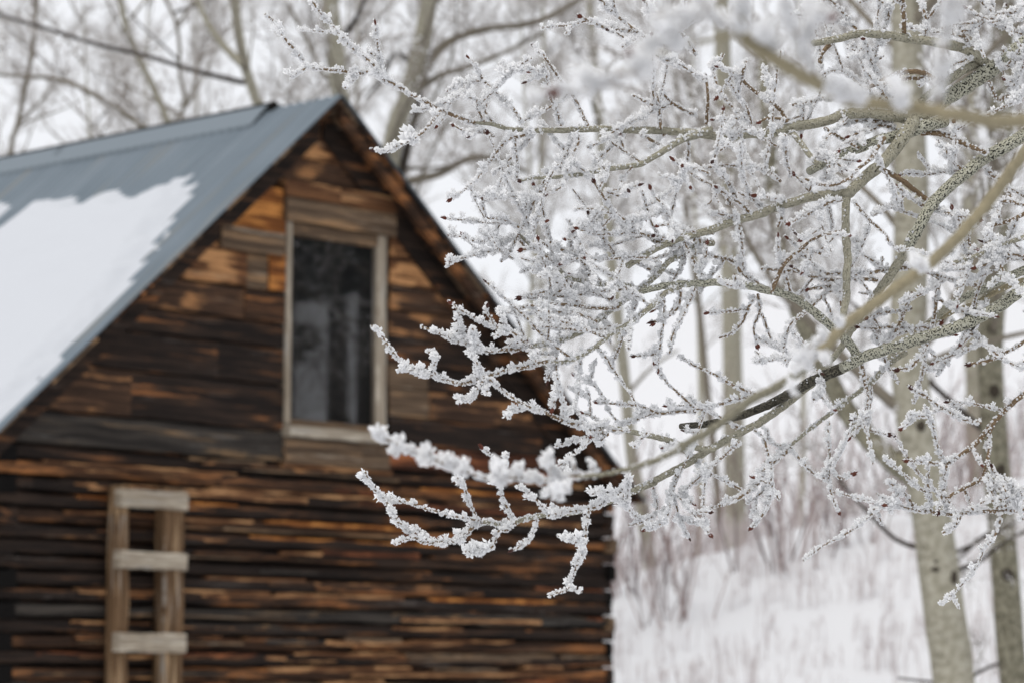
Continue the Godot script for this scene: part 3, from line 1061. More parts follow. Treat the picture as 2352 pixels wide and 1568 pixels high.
func build_undergrowth() -> void:
	# willow brush along the crest
	var proto: Node3D
	for k in 20:
		if k < 1:
			proto = thing("willow_shrub", "", "shrub")
			for v in 2:
				var g := Geo.new()
				for i in 9:
					var a := rnd(0, TAU)
					var d := Vector3(cos(a) * rnd(.1, .55), 1, sin(a) * rnd(.1, .55)).normalized()
					var l := rnd(.5, 1.25)
					var p := PackedVector3Array([Vector3(rnd(-.35, .35), -.05, rnd(-.3, .3))])
					for q in 3:
						d = (d + Vector3(rnd(-.15, .15), .1, rnd(-.15, .15))).normalized()
						p.append(p[q] + d * l / 3)
					g.tube(p, radii(4, .008, .003), 3, .4, false)
					for q in 5:
						var b := p[1 + q % 3].lerp(p[2 if q % 3 == 0 else 3], rnd(0, 1))
						g.tube(PackedVector3Array([b, b + Vector3(rnd(-.16, .16), rnd(.1, .3), rnd(-.16, .16))]), PackedFloat32Array([.004, .002]), 3, .4, false)
				part("stems", g.mesh(), M.shrub if v else M.shrub_dark, proto)
		var o: Node3D = proto if k == 0 else proto.duplicate()
		if k:
			named(o, "willow_shrub", self)
		var d := rnd(24.5, 34.0)
		var x := at(lerpf(1380, 2480, (k + rnd(0, 1)) / 20.0), 1200, d).x
		o.position = Vector3(x, height(x, -d), -d)
		o.rotation.y = rnd(0, TAU)
		o.scale = Vector3.ONE * rnd(.6, 1.45)
		tag(o, "pinkish brown willow bush in the blurred thicket along the snowy crest", "shrub", "willow bushes along the crest")
	# dead stalks standing in the snow of the slope
	var tufts := []
	for v in 3:
		var g := Geo.new()
		for i in 5:
			var b := Vector3(rnd(-.12, .12), -.03, rnd(-.12, .12))
			var l := rnd(.12, .4)
			var lean := Vector3(rnd(-.1, .1), 1, rnd(-.1, .1))
			g.tube(PackedVector3Array([b, b + lean * l * .5, b + lean * l + Vector3(rnd(-.04, .04), 0, 0)]), PackedFloat32Array([.0035, .003, .002]), 3, .4, false)
			for q in 2:
				var c := b + lean * l * rnd(.5, .95)
				g.tube(PackedVector3Array([c, c + Vector3(rnd(-.06, .06), rnd(.05, .12), rnd(-.06, .06))]), PackedFloat32Array([.0025, .0015]), 3, .4, false)
		tufts.append(g.mesh())
	var lists := [[], [], []]
	for i in 1400:
		var d := rnd(15.5, 29.0)
		var x := rnd(0.2, 6.0) * d / 20.0
		if ground_noise.get_noise_2d(x * 30.0, d * 8.0) + rnd(-.6, .6) < -0.15:
			continue
		lists[i % 3].append(Transform3D(Basis(Vector3.UP, rnd(0, TAU)).scaled(Vector3.ONE * rnd(.6, 1.2)), Vector3(x, height(x, -d), -d)))
	var grass := thing("dead_stalks", "thin dead stalks standing all over the snowy slope at lower right", "grass")
	grass.set_meta("kind", "stuff")
	for k in 3:
		swarm("stalks", tufts[k], lists[k], grass, M.straw)

# dark conifers off to the right, which the window reflects
func build_spruces() -> void:
	var proto: Node3D
	# along the way that a look into the pane takes after it is thrown back
	var hit := on_wall(770, 760)
	var from := cabin.transform * Vector3(hit.x, hit.y, 0)
	var look := ray(770, 760).bounce(cabin.basis.z).normalized()
	look = Vector3(look.x, 0, look.z).normalized()
	var across := Vector3(-look.z, 0, look.x)
	var places := []
	for q in [[17.0, 0.25, 1.0], [19.0, -0.75, 1.1], [21.0, 0.95, 1.05], [26.0, 0.45, 1.15], [28.0, -1.6, 1.15], [23.0, -0.38, 1.1], [25.0, 0.8, 1.1]]:
		var p: Vector3 = from + look * q[0] + across * (q[1] + 0.35)
		places.append([p.x, p.z, q[2]])
	for k in places.size():
		if k == 0:
			proto = thing("spruce_tree", "", "tree")
			var g := Geo.new()
			g.tube(PackedVector3Array([Vector3(0, -.3, 0), Vector3(0, 7, 0), Vector3(0, 15, 0)]), PackedFloat32Array([.15, .11, .02]), 8, .5)
			part("trunk", g.mesh(), M.dark_limb, proto)
			var n := Geo.new()
			for i in 300:
				var t := (i + 0.5) / 300.0
				var y := lerpf(3.7, 14.8, t)
				if t < 0.3 and rnd(0, 1) > t * 2.6:
					continue
				var a := rnd(0, TAU)
				var l := lerpf(2.1, 0.25, pow(t, 0.9)) * rnd(.75, 1.1)
				var d := Vector3(cos(a), -0.28, sin(a)).normalized()
				var w := Vector3(-sin(a), 0, cos(a))
				for j in 16:
					var u := (j + 1.0) / 16.0
					var s := Vector3(0, y, 0) + d * l * u + Vector3(0, 0.25 * u * u * l, 0)
					for e in [-1.0, 1.0]:
						var q: Vector3 = (w * e + d * .8 + Vector3(0, rnd(-.5, .1), 0)).normalized() * l * 0.3 * (1.15 - u)
						n.tri(s, s + q, s + d * 0.09 * l + Vector3(0, -.03, 0))
						n.tri(s + Vector3(0, .02, 0), s + d * 0.05 + Vector3(0, -.1, 0), s + q * .7 + Vector3(0, -.05, 0))
			part("crown", n.mesh(), M.needles, proto)
		var o: Node3D = proto if k == 0 else proto.duplicate()
		if k:
			named(o, "spruce_tree", self)
		o.position = Vector3(places[k][0], height(places[k][0], places[k][1]), places[k][1])
		o.rotation.y = rnd(0, TAU)
		o.scale = Vector3.ONE * places[k][2]
		tag(o, "dark spruce right of the picture, seen reflected in the window", "tree", "spruces reflected in the window")

# ---------------------------------------------------------------- the frosted branches in front
const CROP := {"C1": Vector3(0, 0, .38265), "C2": Vector3(800, 0, .38265), "C3": Vector3(1600, 0, .38265), "C5": Vector3(800, 500, .38265), "C6": Vector3(1600, 500, .38265), "C8": Vector3(800, 1067, .38265), "C9": Vector3(1600, 1067, .38265),
	"E2": Vector3(900, 600, .34014), "E3": Vector3(1100, 250, .2551), "E4": Vector3(1600, 200, .2551), "E5": Vector3(1900, 0, .2551), "E6": Vector3(1900, 400, .2551)}
const WIND := Vector3(-0.62, 0.75, 0.25)
var clumps := []                        # crystal clusters about one unit across
var feathers := []
var bud_mesh: ArrayMesh
var rime := {}                          # of the branch being built: kind -> places

func make_crystals() -> void:
	for k in 4:
		var g := Geo.new()
		for i in 7:   # a rounded heart that the crystals stand on
			var d := Vector3(rnd(-1, 1), rnd(-.6, 1), rnd(-1, 1)).normalized()
			shard(g, d * -0.3, d, 0.62, 0.3)
		for i in 22:
			var d := Vector3(rnd(-1, 1), rnd(-.35, 1.2), rnd(-1, 1)).normalized()
			shard(g, d * 0.04, d, rnd(.26, .56), rnd(.1, .19))
		clumps.append(g.mesh())
	for k in 3:
		# plates that grow into the wind, one on top of the other
		var g := Geo.new()
		for i in 16:
			var d := Vector3(rnd(-.75, .75), rnd(.35, 1), rnd(-.5, .5)).normalized()
			shard(g, Vector3(rnd(-.22, .22), rnd(0, .42), rnd(-.2, .2)), d, rnd(.2, .48), rnd(.1, .19))
		feathers.append(g.mesh())
	# a pointed bud, wrapped in scales
	var b := Geo.new()
	for q in [[Vector3.ZERO, Vector3.UP, 0.26, 1.0], [Vector3(.1, .02, .04), Vector3(.22, 1, .05), .2, .7], [Vector3(-.1, .04, -.05), Vector3(-.2, 1, -.1), .19, .75]]:
		var p := PackedVector3Array()
		var r := PackedFloat32Array()
		for i in 6:
			p.append(q[0] + q[1].normalized() * q[3] * i / 5.0)
			r.append(q[2] * 0.8 * [0.55, 0.95, 1.0, 0.75, 0.4, 0.06][i])
		b.tube(p, r, 7, 1.0)
	bud_mesh = b.mesh()

func turned(p: Vector3, y: Vector3, size: float) -> Transform3D:
	y = y.normalized()
	var x := y.cross(Vector3(rnd(-1, 1), rnd(-1, 1), rnd(-1, 1))).normalized()
	return Transform3D(Basis(x * size, y * size, x.cross(y) * size), p)

func ice(kind: String, k: int, t: Transform3D) -> void:
	var key := kind + str(k)
	if not rime.has(key):
		rime[key] = []
	rime[key].append(t)

# rime along a limb: thin twigs are coated all round, thick ones on the windward side
func frost_on(p: PackedVector3Array, r: PackedFloat32Array, much: float) -> void:
	if much <= 0.0:
		return
	for i in p.size() - 1:
		var l := p[i].distance_to(p[i + 1])
		var d := (p[i + 1] - p[i]).normalized()
		var thick := clampf((r[i] - 0.0022) / 0.004, 0.0, 1.0)
		# rime comes in patches, with bare bark in between
		var here := patches.get_noise_3dv(p[i] * 1000.0)
		var n := l * (1250.0 + 260000.0 * r[i]) * clampf(much * 2.6, 0.0, 1.35)
		var m := int(n) + (1 if rnd(0, 1) < n - int(n) else 0)
		for q in m:
			var o := Vector3(rnd(-1, 1), rnd(-1, 1), rnd(-1, 1))
			o = (o - d * o.dot(d)).normalized()
			var face := o.dot(WIND)
			var least := lerpf(-0.85 - much * 0.4, 0.25, thick) - 0.7 * here + (0.6 - much) * 0.8
			if face < least:
				continue
			var s := lerpf(0.0025, 0.0024, thick) * (0.55 + 0.7 * much) * (1.0 + 0.9 * maxf(here, -0.4)) * rnd(.45, 1.6) * (1.0 + 0.45 * maxf(face, 0.0)) * (0.75 + 1.1 * maxf(0.0, tufts.get_noise_3dv(p[i] * 1000.0)))
			var c := p[i].lerp(p[i + 1], rnd(0, 1)) + o * (r[i] + s * 0.12)
			if rnd(0, 1) < 0.42 * much + 0.05 and face > 0.0:
				ice("feather", rng.randi() % 3, turned(c, o + WIND * 0.8, s * 1.95))
			else:
				ice("clump", rng.randi() % 4, turned(c, o, s * 1.35))

var patches := noise(0.045, 91)
var tufts := noise(0.11, 92)

func add_bud(parent: Node, p: Vector3, d: Vector3, size: float, base: Vector3) -> void:
	var o := part("bud", bud_mesh, M.bud if rnd(0, 1) < 0.65 else M.bud_dark, parent)
	var t := turned(p - base, d, size)
	o.transform = t
	for i in 2:
		ice("clump", rng.randi() % 4, turned(p + WIND * size * rnd(.15, .3) + d.normalized() * size * rnd(0, .6), WIND, 0.0034 * rnd(.8, 1.4)))

# a limb along a traced line
func limb(root: Node3D, crop: String, d0: float, d1: float, r0: float, r1: float, much: float, fill: float, mat: String, path: String, bud := false) -> void:
	var c: Vector3 = CROP[crop]
	var f: PackedFloat64Array = path.split_floats(" ")
	var p := PackedVector3Array()
	var n := f.size() / 2
	var k := c.z * 0.9408
	for i in n:
		p.append(at((c.x + f[2 * i] * c.z) * 0.9408, (c.y + f[2 * i + 1] * c.z) * 0.9408, lerpf(d0, d1, float(i) / (n - 1)) + (rnd(-.012, .012) if i else 0.0)))
	p = smooth(p, 0.006)
	for i in range(1, p.size() - 1):
		p[i] += Vector3(rnd(-1, 1), rnd(-1, 1), rnd(-1, 1)) * 0.0004
	var a := r0 * k / F * d0
	var b := r1 * k / F * d1
	var r := radii(p.size(), a, b, 0.035)
	# swellings where twigs have been
	var at_ := int(rnd(4, 14))
	while at_ < p.size() - 2:
		r[at_] *= 1.09
		at_ += int(rnd(7, 20))
	var g := Geo.new()
	var q := PackedVector3Array()
	for v in p:
		q.append(v - root.position)
	g.tube(q, r, 14 if a > 0.003 else 8, 0.05, true, rnd(0, 1))
	var o := part("limb" if a > 0.0021 else "twig", g.mesh(), M[mat], root)
	frost_on(p, r, much)
	if bud:
		add_bud(o, p[-1], p[-1] - p[-3], rnd(.0065, .0095), root.position)
	if fill > 0.0:
		side_twigs(o, root, p, r, fill, maxf(much, 0.82))

# short twigs along a limb, mostly in its own plane
func side_twigs(parent: Node3D, root: Node3D, p: PackedVector3Array, r: PackedFloat32Array, fill: float, much: float) -> void:
	var gap := 0.031 / fill
	var next := gap * rnd(.3, 1.0)
	var gone := 0.0
	var side := 1.0
	for i in range(1, p.size() - 1):
		gone += p[i].distance_to(p[i - 1])
		if gone < next:
			continue
		next = gone + gap * rnd(.6, 1.5)
		side = -side if rnd(0, 1) < 0.75 else side
		var d := (p[i + 1] - p[i - 1]).normalized()
		var out := d.cross(Vector3.BACK).normalized() * side
		var l := rnd(.028, .095) * (1.0 if rnd(0, 1) < 0.75 else 1.5)
		twig(parent, root, p[i] + out * r[i] * 0.5, (d * rnd(.35, .95) + out * rnd(.6, 1.1) + Vector3(0, rnd(-.1, .35), rnd(-.8, .8))).normalized(), l, minf(rnd(.0011, .0016), r[i] * 0.8), much, true)

func twig(parent: Node3D, root: Node3D, s: Vector3, d: Vector3, l: float, r0: float, much: float, forks: bool) -> void:
	var p := PackedVector3Array([s])
	var n := maxi(3, int(l / 0.012))
	var curl := Vector3(rnd(-.3, .1), rnd(-.1, .35), rnd(-.2, .2))
	for i in n:
		d = (d + curl / n + Vector3(rnd(-.16, .16), rnd(-.16, .16), rnd(-.16, .16))).normalized()
		p.append(p[i] + d * l / n)
	p = smooth(p, 0.006)
	var r := radii(p.size(), r0, r0 * 0.7, 0.08)
	var g := Geo.new()
	var q := PackedVector3Array()
	for v in p:
		q.append(v - root.position)
	g.tube(q, r, 6, 0.05, true, rnd(0, 1))
	part("twig", g.mesh(), M.twig, parent)
	frost_on(p, r, much * rnd(.75, 1.2))
	if rnd(0, 1) < 0.36:
		add_bud(parent, p[-1], d, rnd(.0055, .0085), root.position)
	if forks:
		for k in 2:
			if rnd(0, 1) < 0.4 and p.size() > 4:
				var i := 1 + rng.randi() % (p.size() - 3)
				var e := (p[i + 1] - p[i]).normalized()
				var out := e.cross(Vector3.BACK).normalized() * (1 if rnd(0, 1) < 0.5 else -1)
				twig(parent, root, p[i], (e * .6 + out + Vector3(0, .1, rnd(-.6, .6))).normalized(), rnd(.012, .035), r0 * 0.85, much, false)

func begin(label: String, crop: String, x: float, y: float, depth: float) -> Node3D:
	rime = {}
	var c: Vector3 = CROP[crop]
	return thing("frosted_branch", label, "branch", at((c.x + x * c.z) * 0.9408, (c.y + y * c.z) * 0.9408, depth), "")

func finish(root: Node3D) -> void:
	for key in rime:
		var where := []
		for t in rime[key]:
			where.append(Transform3D(t.basis, t.origin - root.position))
		var kind: String = key
		swarm("frost", clumps[int(kind.right(1))] if kind.begins_with("clump") else feathers[int(kind.right(1))], where, root, M.frost)

func build_branches() -> void:
	make_crystals()
	lower_branch()
	upper_branch()
	right_branches()
	near_branches()
	var n := 0
	for o in get_children():
		for c in o.get_children():
			if c is MultiMeshInstance3D:
				n += c.multimesh.instance_count
	print("copies: ", n)

func lower_branch() -> void:
	var b := begin("thick black-speckled branch crossing the lower right, ending in a dark broken stub", "C6", 2900, 230, 3.25)
	limb(b, "C6", 3.25, 3.25, 42, 36, .10, .0, "speckled", "2900 230 2600 400 2352 540 2200 645 2020 740 1880 795 1700 850 1500 915 1340 965 1250 1010 1190 1040")
	limb(b, "C6", 3.25, 3.3, 36, 20, .06, .0, "stub", "1200 1036 1100 1080 1000 1125 880 1190 760 1255 640 1310 400 1385 260 1405 165 1412")
	limb(b, "C6", 3.25, 3.25, 52, 34, .0, .0, "stub", "2030 690 2018 735 2010 775")
	# the curved limb from its middle, and what grows on to the left
	limb(b, "C6", 3.25, 3.15, 30, 21, .16, .5, "speckled", "1290 965 1230 870 1130 780 1020 690 930 620 830 570 700 540 560 510 440 495 300 500 150 508 20 525 -80 550")
	limb(b, "E2", 3.15, 3.1, 20, 14, .45, .9, "bark", "2220 300 2130 340 2090 390 2010 450 1930 520 1850 570 1760 620 1680 680 1600 745 1500 800 1400 835 1280 828")
	limb(b, "E2", 3.1, 3.05, 14, 6, .85, .0, "twig", "1280 828 1200 850 1100 875 1000 890 900 920 800 950 680 988 600 975 500 945 400 922 300 890 220 820 170 760 130 700 80 630 15 570")
	limb(b, "E2", 3.06, 3.05, 6, 5, .95, .0, "twig", "480 935 470 860 495 800 470 760 430 765")
	limb(b, "E2", 3.06, 3.06, 6, 5, .9, .0, "twig", "830 950 800 890 780 840 745 780", true)
	limb(b, "E2", 3.06, 3.05, 6, 5, 1.0, .0, "twig", "300 890 240 890 200 900")
	limb(b, "E2", 3.06, 3.05, 7, 5, 1.0, .0, "twig", "830 960 780 1020 745 1090 690 1110 645 1080 650 1130", true)
	limb(b, "E2", 3.06, 3.06, 6, 5, .95, .0, "twig", "850 980 850 1030 855 1070")
	# the next limb upwards, with its thick white tips before the wall
	limb(b, "E2", 3.2, 3.12, 22, 16, .5, 1.0, "bark", "2480 -20 2350 0 2250 60 2150 120 2080 200 2000 270 1900 350 1800 420 1720 480 1640 540 1560 600 1440 660 1300 695 1170 722")
	limb(b, "E2", 3.12, 3.06, 13, 7, .95, .0, "twig", "1170 722 1050 742 900 752 820 752 760 725 700 700 620 680 540 640 450 605 370 580")
	limb(b, "E2", 3.1, 3.06, 8, 5, .75, .0, "twig", "1170 718 1100 680 1060 640 980 600 880 580 800 540 740 505 660 460 600 420", true)
	limb(b, "E2", 3.07, 3.06, 7, 6, 1.15, .0, "twig", "800 745 780 690 760 640 745 595")
	limb(b, "E2", 3.07, 3.06, 6, 5, 1.1, .0, "twig", "700 700 670 620 655 550 650 490 620 430")
	limb(b, "E2", 3.07, 3.06, 6, 5, .9, .0, "twig", "1000 605 970 540 960 480 945 440")
	limb(b, "E2", 3.07, 3.06, 6, 5, 1.1, .0, "twig", "900 575 880 520 840 470 850 440", true)
	limb(b, "E2", 3.07, 3.06, 6, 5, 1.1, .0, "twig", "1000 620 940 640 900 650")
	limb(b, "E2", 3.1, 3.08, 7, 5, .95, .0, "twig", "1150 735 1180 790 1200 830")
	limb(b, "E2", 3.12, 3.1, 10, 7, .8, .5, "twig", "1640 545 1500 490 1380 480 1260 470 1180 430 1080 450 1000 480")
	limb(b, "E2", 3.12, 3.1, 8, 6, .8, .3, "twig", "1560 610 1440 600 1350 590 1280 580 1200 590", true)
	limb(b, "E2", 3.2, 3.15, 22, 10, .5, 1.1, "bark", "1960 335 1860 290 1700 280 1540 250 1430 230 1380 180 1290 80 1180 10 1080 -80")
	limb(b, "E2", 3.15, 3.12, 10, 7, .7, .4, "twig", "1430 240 1390 300 1330 355 1270 330 1180 350 1100 370", true)
	limb(b, "E2", 3.15, 3.12, 13, 8, .55, .6, "twig", "1800 440 1700 450 1550 440 1400 420 1300 420")
	limb(b, "E2", 3.15, 3.12, 8, 5, .6, .6, "twig", "2100 120 2000 88 1860 85 1760 95 1620 100 1500 90 1400 120", true)
	limb(b, "E2", 3.15, 3.15, 9, 6, .5, .0, "twig", "2240 310 2235 400 2200 470 2120 530 2050 545", true)
	limb(b, "E2", 3.15, 3.12, 9, 5, .75, .0, "twig", "2340 310 2300 400 2260 500 2200 600 2160 720")
	limb(b, "E2", 3.12, 3.1, 7, 5, .8, .2, "twig", "1530 800 1515 900 1510 1020 1490 1120 1450 1210")
	limb(b, "E2", 3.12, 3.12, 7, 5, .6, .2, "twig", "1640 720 1700 800 1760 890 1830 990 1900 1090 1930 1180")
	limb(b, "E2", 3.12, 3.12, 7, 5, .8, .0, "twig", "1360 850 1310 900 1290 960", true)
	# the lowest limb, that hangs before the logs
	limb(b, "C6", 3.3, 3.2, 26, 22, .12, .15, "bark", "1010 1130 870 1240 780 1310 660 1392 560 1442 330 1568 200 1650 0 1755")
	limb(b, "C8", 3.2, 3.1, 22, 12, .5, .0, "bark", "2090 285 1980 330 1880 372 1790 412 1680 450 1560 480 1420 490 1300 512 1200 540 1100 555 1000 540")
	limb(b, "C8", 3.2, 3.1, 9, 7, .95, .0, "twig", "1900 340 1790 400 1690 452 1600 470 1480 480 1410 500")
	limb(b, "C8", 3.1, 3.05, 11, 6, 1.0, .0, "twig", "1010 540 940 560 880 620 800 660 720 670 640 672 560 640 520 600 450 540 390 440 330 360 270 300 240 220")
	limb(b, "C8", 3.1, 3.06, 8, 6, .5, .0, "twig", "960 530 880 515 800 505")
	limb(b, "C8", 3.09, 3.06, 6, 5, .9, .0, "twig", "800 505 700 475 600 450 510 412 420 410 350 385")
	limb(b, "C8", 3.06, 3.05, 6, 5, 1.1, .0, "twig", "560 640 500 650 430 680")
	limb(b, "C8", 3.06, 3.05, 6, 5, 1.1, .0, "twig", "640 670 620 620 570 590 550 560")
	limb(b, "C8", 3.1, 3.06, 6, 5, .95, .0, "twig", "960 530 910 430 870 320 830 260")
	limb(b, "C8", 3.1, 3.06, 7, 5, 1.0, .0, "twig", "1190 520 1130 420 1100 320 1075 210 1065 140 990 70", true)
	limb(b, "C8", 3.07, 3.06, 6, 5, 1.0, .0, "twig", "1110 220 1140 170 1140 110")
	limb(b, "C8", 3.1, 3.07, 6, 5, .9, .0, "twig", "1400 480 1350 420 1280 350 1220 310")
	limb(b, "C8", 3.1, 3.07, 7, 5, 1.05, .0, "twig", "1200 545 1150 590 1090 600 1070 650 1040 710 960 730 880 730")
	limb(b, "C8", 3.1, 3.08, 6, 5, .85, .0, "twig", "1335 515 1310 620 1240 690 1180 720", true)
	limb(b, "C8", 3.1, 3.06, 8, 5, .95, .0, "twig", "1665 470 1645 600 1640 700 1590 820 1550 920 1530 970 1480 990 1410 1010")
	limb(b, "C8", 3.06, 3.06, 6, 5, 1.0, .0, "twig", "1645 680 1560 660 1470 630")
	limb(b, "C8", 3.06, 3.06, 6, 5, .9, .0, "twig", "1540 960 1580 980 1620 985")
	limb(b, "C8", 3.15, 3.1, 6, 5, 1.0, .0, "twig", "1800 400 1740 350 1690 360")
	limb(b, "C8", 3.2, 3.15, 7, 5, .85, .4, "twig", "2080 320 2100 440 2080 500 2000 540 1920 560")
	limb(b, "C8", 3.2, 3.15, 7, 5, .9, .5, "twig", "2240 240 2200 350 2180 450 2150 540 2030 590", true)
	# the limb that leaves it for the left
	limb(b, "C6", 3.2, 3.12, 20, 15, .2, .35, "bark", "380 1562 200 1540 80 1500 0 1480 -110 1455 -250 1425 -400 1400")
	limb(b, "E2", 3.12, 3.06, 14, 7, .75, .0, "twig", "1720 1355 1560 1305 1420 1260 1340 1230 1250 1190 1130 1150 1050 1100 980 1050 920 1000 870 960")
	limb(b, "E2", 3.1, 3.06, 7, 5, .95, .0, "twig", "1400 1230 1400 1150 1380 1060 1360 970 1350 900")
	limb(b, "E2", 3.08, 3.06, 6, 5, 1.1, .0, "twig", "1130 1150 1060 1180 1010 1180 1010 1230")
	limb(b, "E2", 3.12, 3.12, 8, 6, 1.0, .6, "twig", "1880 1320 1780 1330 1700 1290 1620 1230 1540 1200", true)
	limb(b, "E2", 3.12, 3.12, 6, 5, 1.1, .0, "twig", "1700 1350 1680 1390 1650 1410")
	limb(b, "E2", 3.12, 3.12, 6, 5, 1.1, .0, "twig", "2000 1340 1940 1400 1910 1440")
	limb(b, "E2", 3.2, 3.15, 9, 6, .8, .6, "twig", "2350 1190 2200 1190 2080 1200 1960 1150 1860 1140 1750 1130 1650 1120", true)
	limb(b, "E2", 3.2, 3.15, 8, 6, .5, .3, "twig", "2352 1180 2250 1080 2160 1000 2100 920 2060 860", true)
	limb(b, "C6", 3.2, 3.2, 8, 5, .55, .2, "twig", "640 1205 500 1150 380 1080 260 1030 150 960")
	limb(b, "C6", 3.2, 3.2, 9, 6, .85, .3, "twig", "640 1215 480 1250 350 1290 220 1310 0 1330 -120 1330")
	# hanging twigs of the thick branch
	limb(b, "C6", 3.25, 3.22, 11, 6, .6, .4, "twig", "1320 1010 1340 1130 1360 1230 1340 1330 1290 1430 1250 1480", true)
	limb(b, "C6", 3.25, 3.25, 10, 6, .6, .2, "twig", "1740 880 1710 940 1640 1030 1560 1050", true)
	limb(b, "C6", 3.25, 3.22, 9, 6, .95, .4, "twig", "1060 1080 1070 1180 1010 1240")
	limb(b, "C6", 3.25, 3.2, 8, 5, .75, .5, "twig", "2000 800 2080 860 2150 930 2250 1000 2352 1050")
	limb(b, "C6", 3.2, 3.22, 9, 5, .45, .0, "twig", "160 530 155 600 100 680 0 750", true)
	limb(b, "C6", 3.2, 3.22, 9, 5, .7, .1, "twig", "250 545 200 640 160 740 120 840 90 950")
	limb(b, "C6", 3.2, 3.22, 9, 5, .45, .2, "twig", "655 570 670 680 630 780 650 890", true)
	limb(b, "C6", 3.2, 3.22, 7, 5, .5, .0, "twig", "680 700 720 800 740 880", true)
	limb(b, "C6", 3.2, 3.22, 9, 5, .5, .2, "twig", "630 580 600 650 560 740 490 820 410 850")
	limb(b, "C6", 3.2, 3.18, 9, 5, .5, .0, "twig", "600 660 480 680 340 690", true)
	limb(b, "C6", 3.2, 3.18, 9, 6, .8, .6, "twig", "960 690 880 750 830 840 820 930 830 990")
	limb(b, "C6", 3.2, 3.18, 12, 7, .6, .6, "twig", "700 540 620 480 540 420 520 370 380 330 280 320 210 300")
	limb(b, "C6", 3.2, 3.18, 14, 8, .3, .4, "twig", "740 560 790 450 830 370 900 310 980 240 1080 190 1190 165")
	# limbs behind it that fork downwards
	limb(b, "C6", 3.32, 3.25, 18, 9, .35, .35, "bark", "1600 940 1480 1030 1390 1120 1250 1230 1150 1310 1000 1420 820 1568 700 1640")
	limb(b, "C9", 3.25, 3.18, 14, 7, .6, 0.45, "twig", "870 70 760 150 700 200 650 300 540 380 400 440 280 470", true)
	limb(b, "C9", 3.25, 3.2, 8, 5, .8, 0.35, "twig", "870 80 960 180 1010 230 1080 260")
	limb(b, "C9", 3.25, 3.2, 8, 5, .95, 0.45, "twig", "700 200 740 300 720 420 680 500 620 570", true)
	limb(b, "C9", 3.22, 3.2, 8, 5, .7, 0.25, "twig", "1110 -100 1105 0 1115 150 1110 290 1140 400 1170 470", true)
	limb(b, "C9", 3.2, 3.2, 7, 5, .8, .0, "twig", "1120 190 1180 260 1250 240", true)
	limb(b, "C9", 3.2, 3.18, 8, 5, .95, 0.50, "twig", "140 220 110 340 80 450 30 540 -60 580", true)
	limb(b, "C9", 3.2, 3.18, 8, 5, .95, 0.30, "twig", "540 30 440 120 340 200 240 290 180 360 240 420", true)
	limb(b, "C9", 3.2, 3.18, 8, 5, .7, 0.25, "twig", "690 0 720 100 740 200 730 290 640 260", true)
	finish(b)

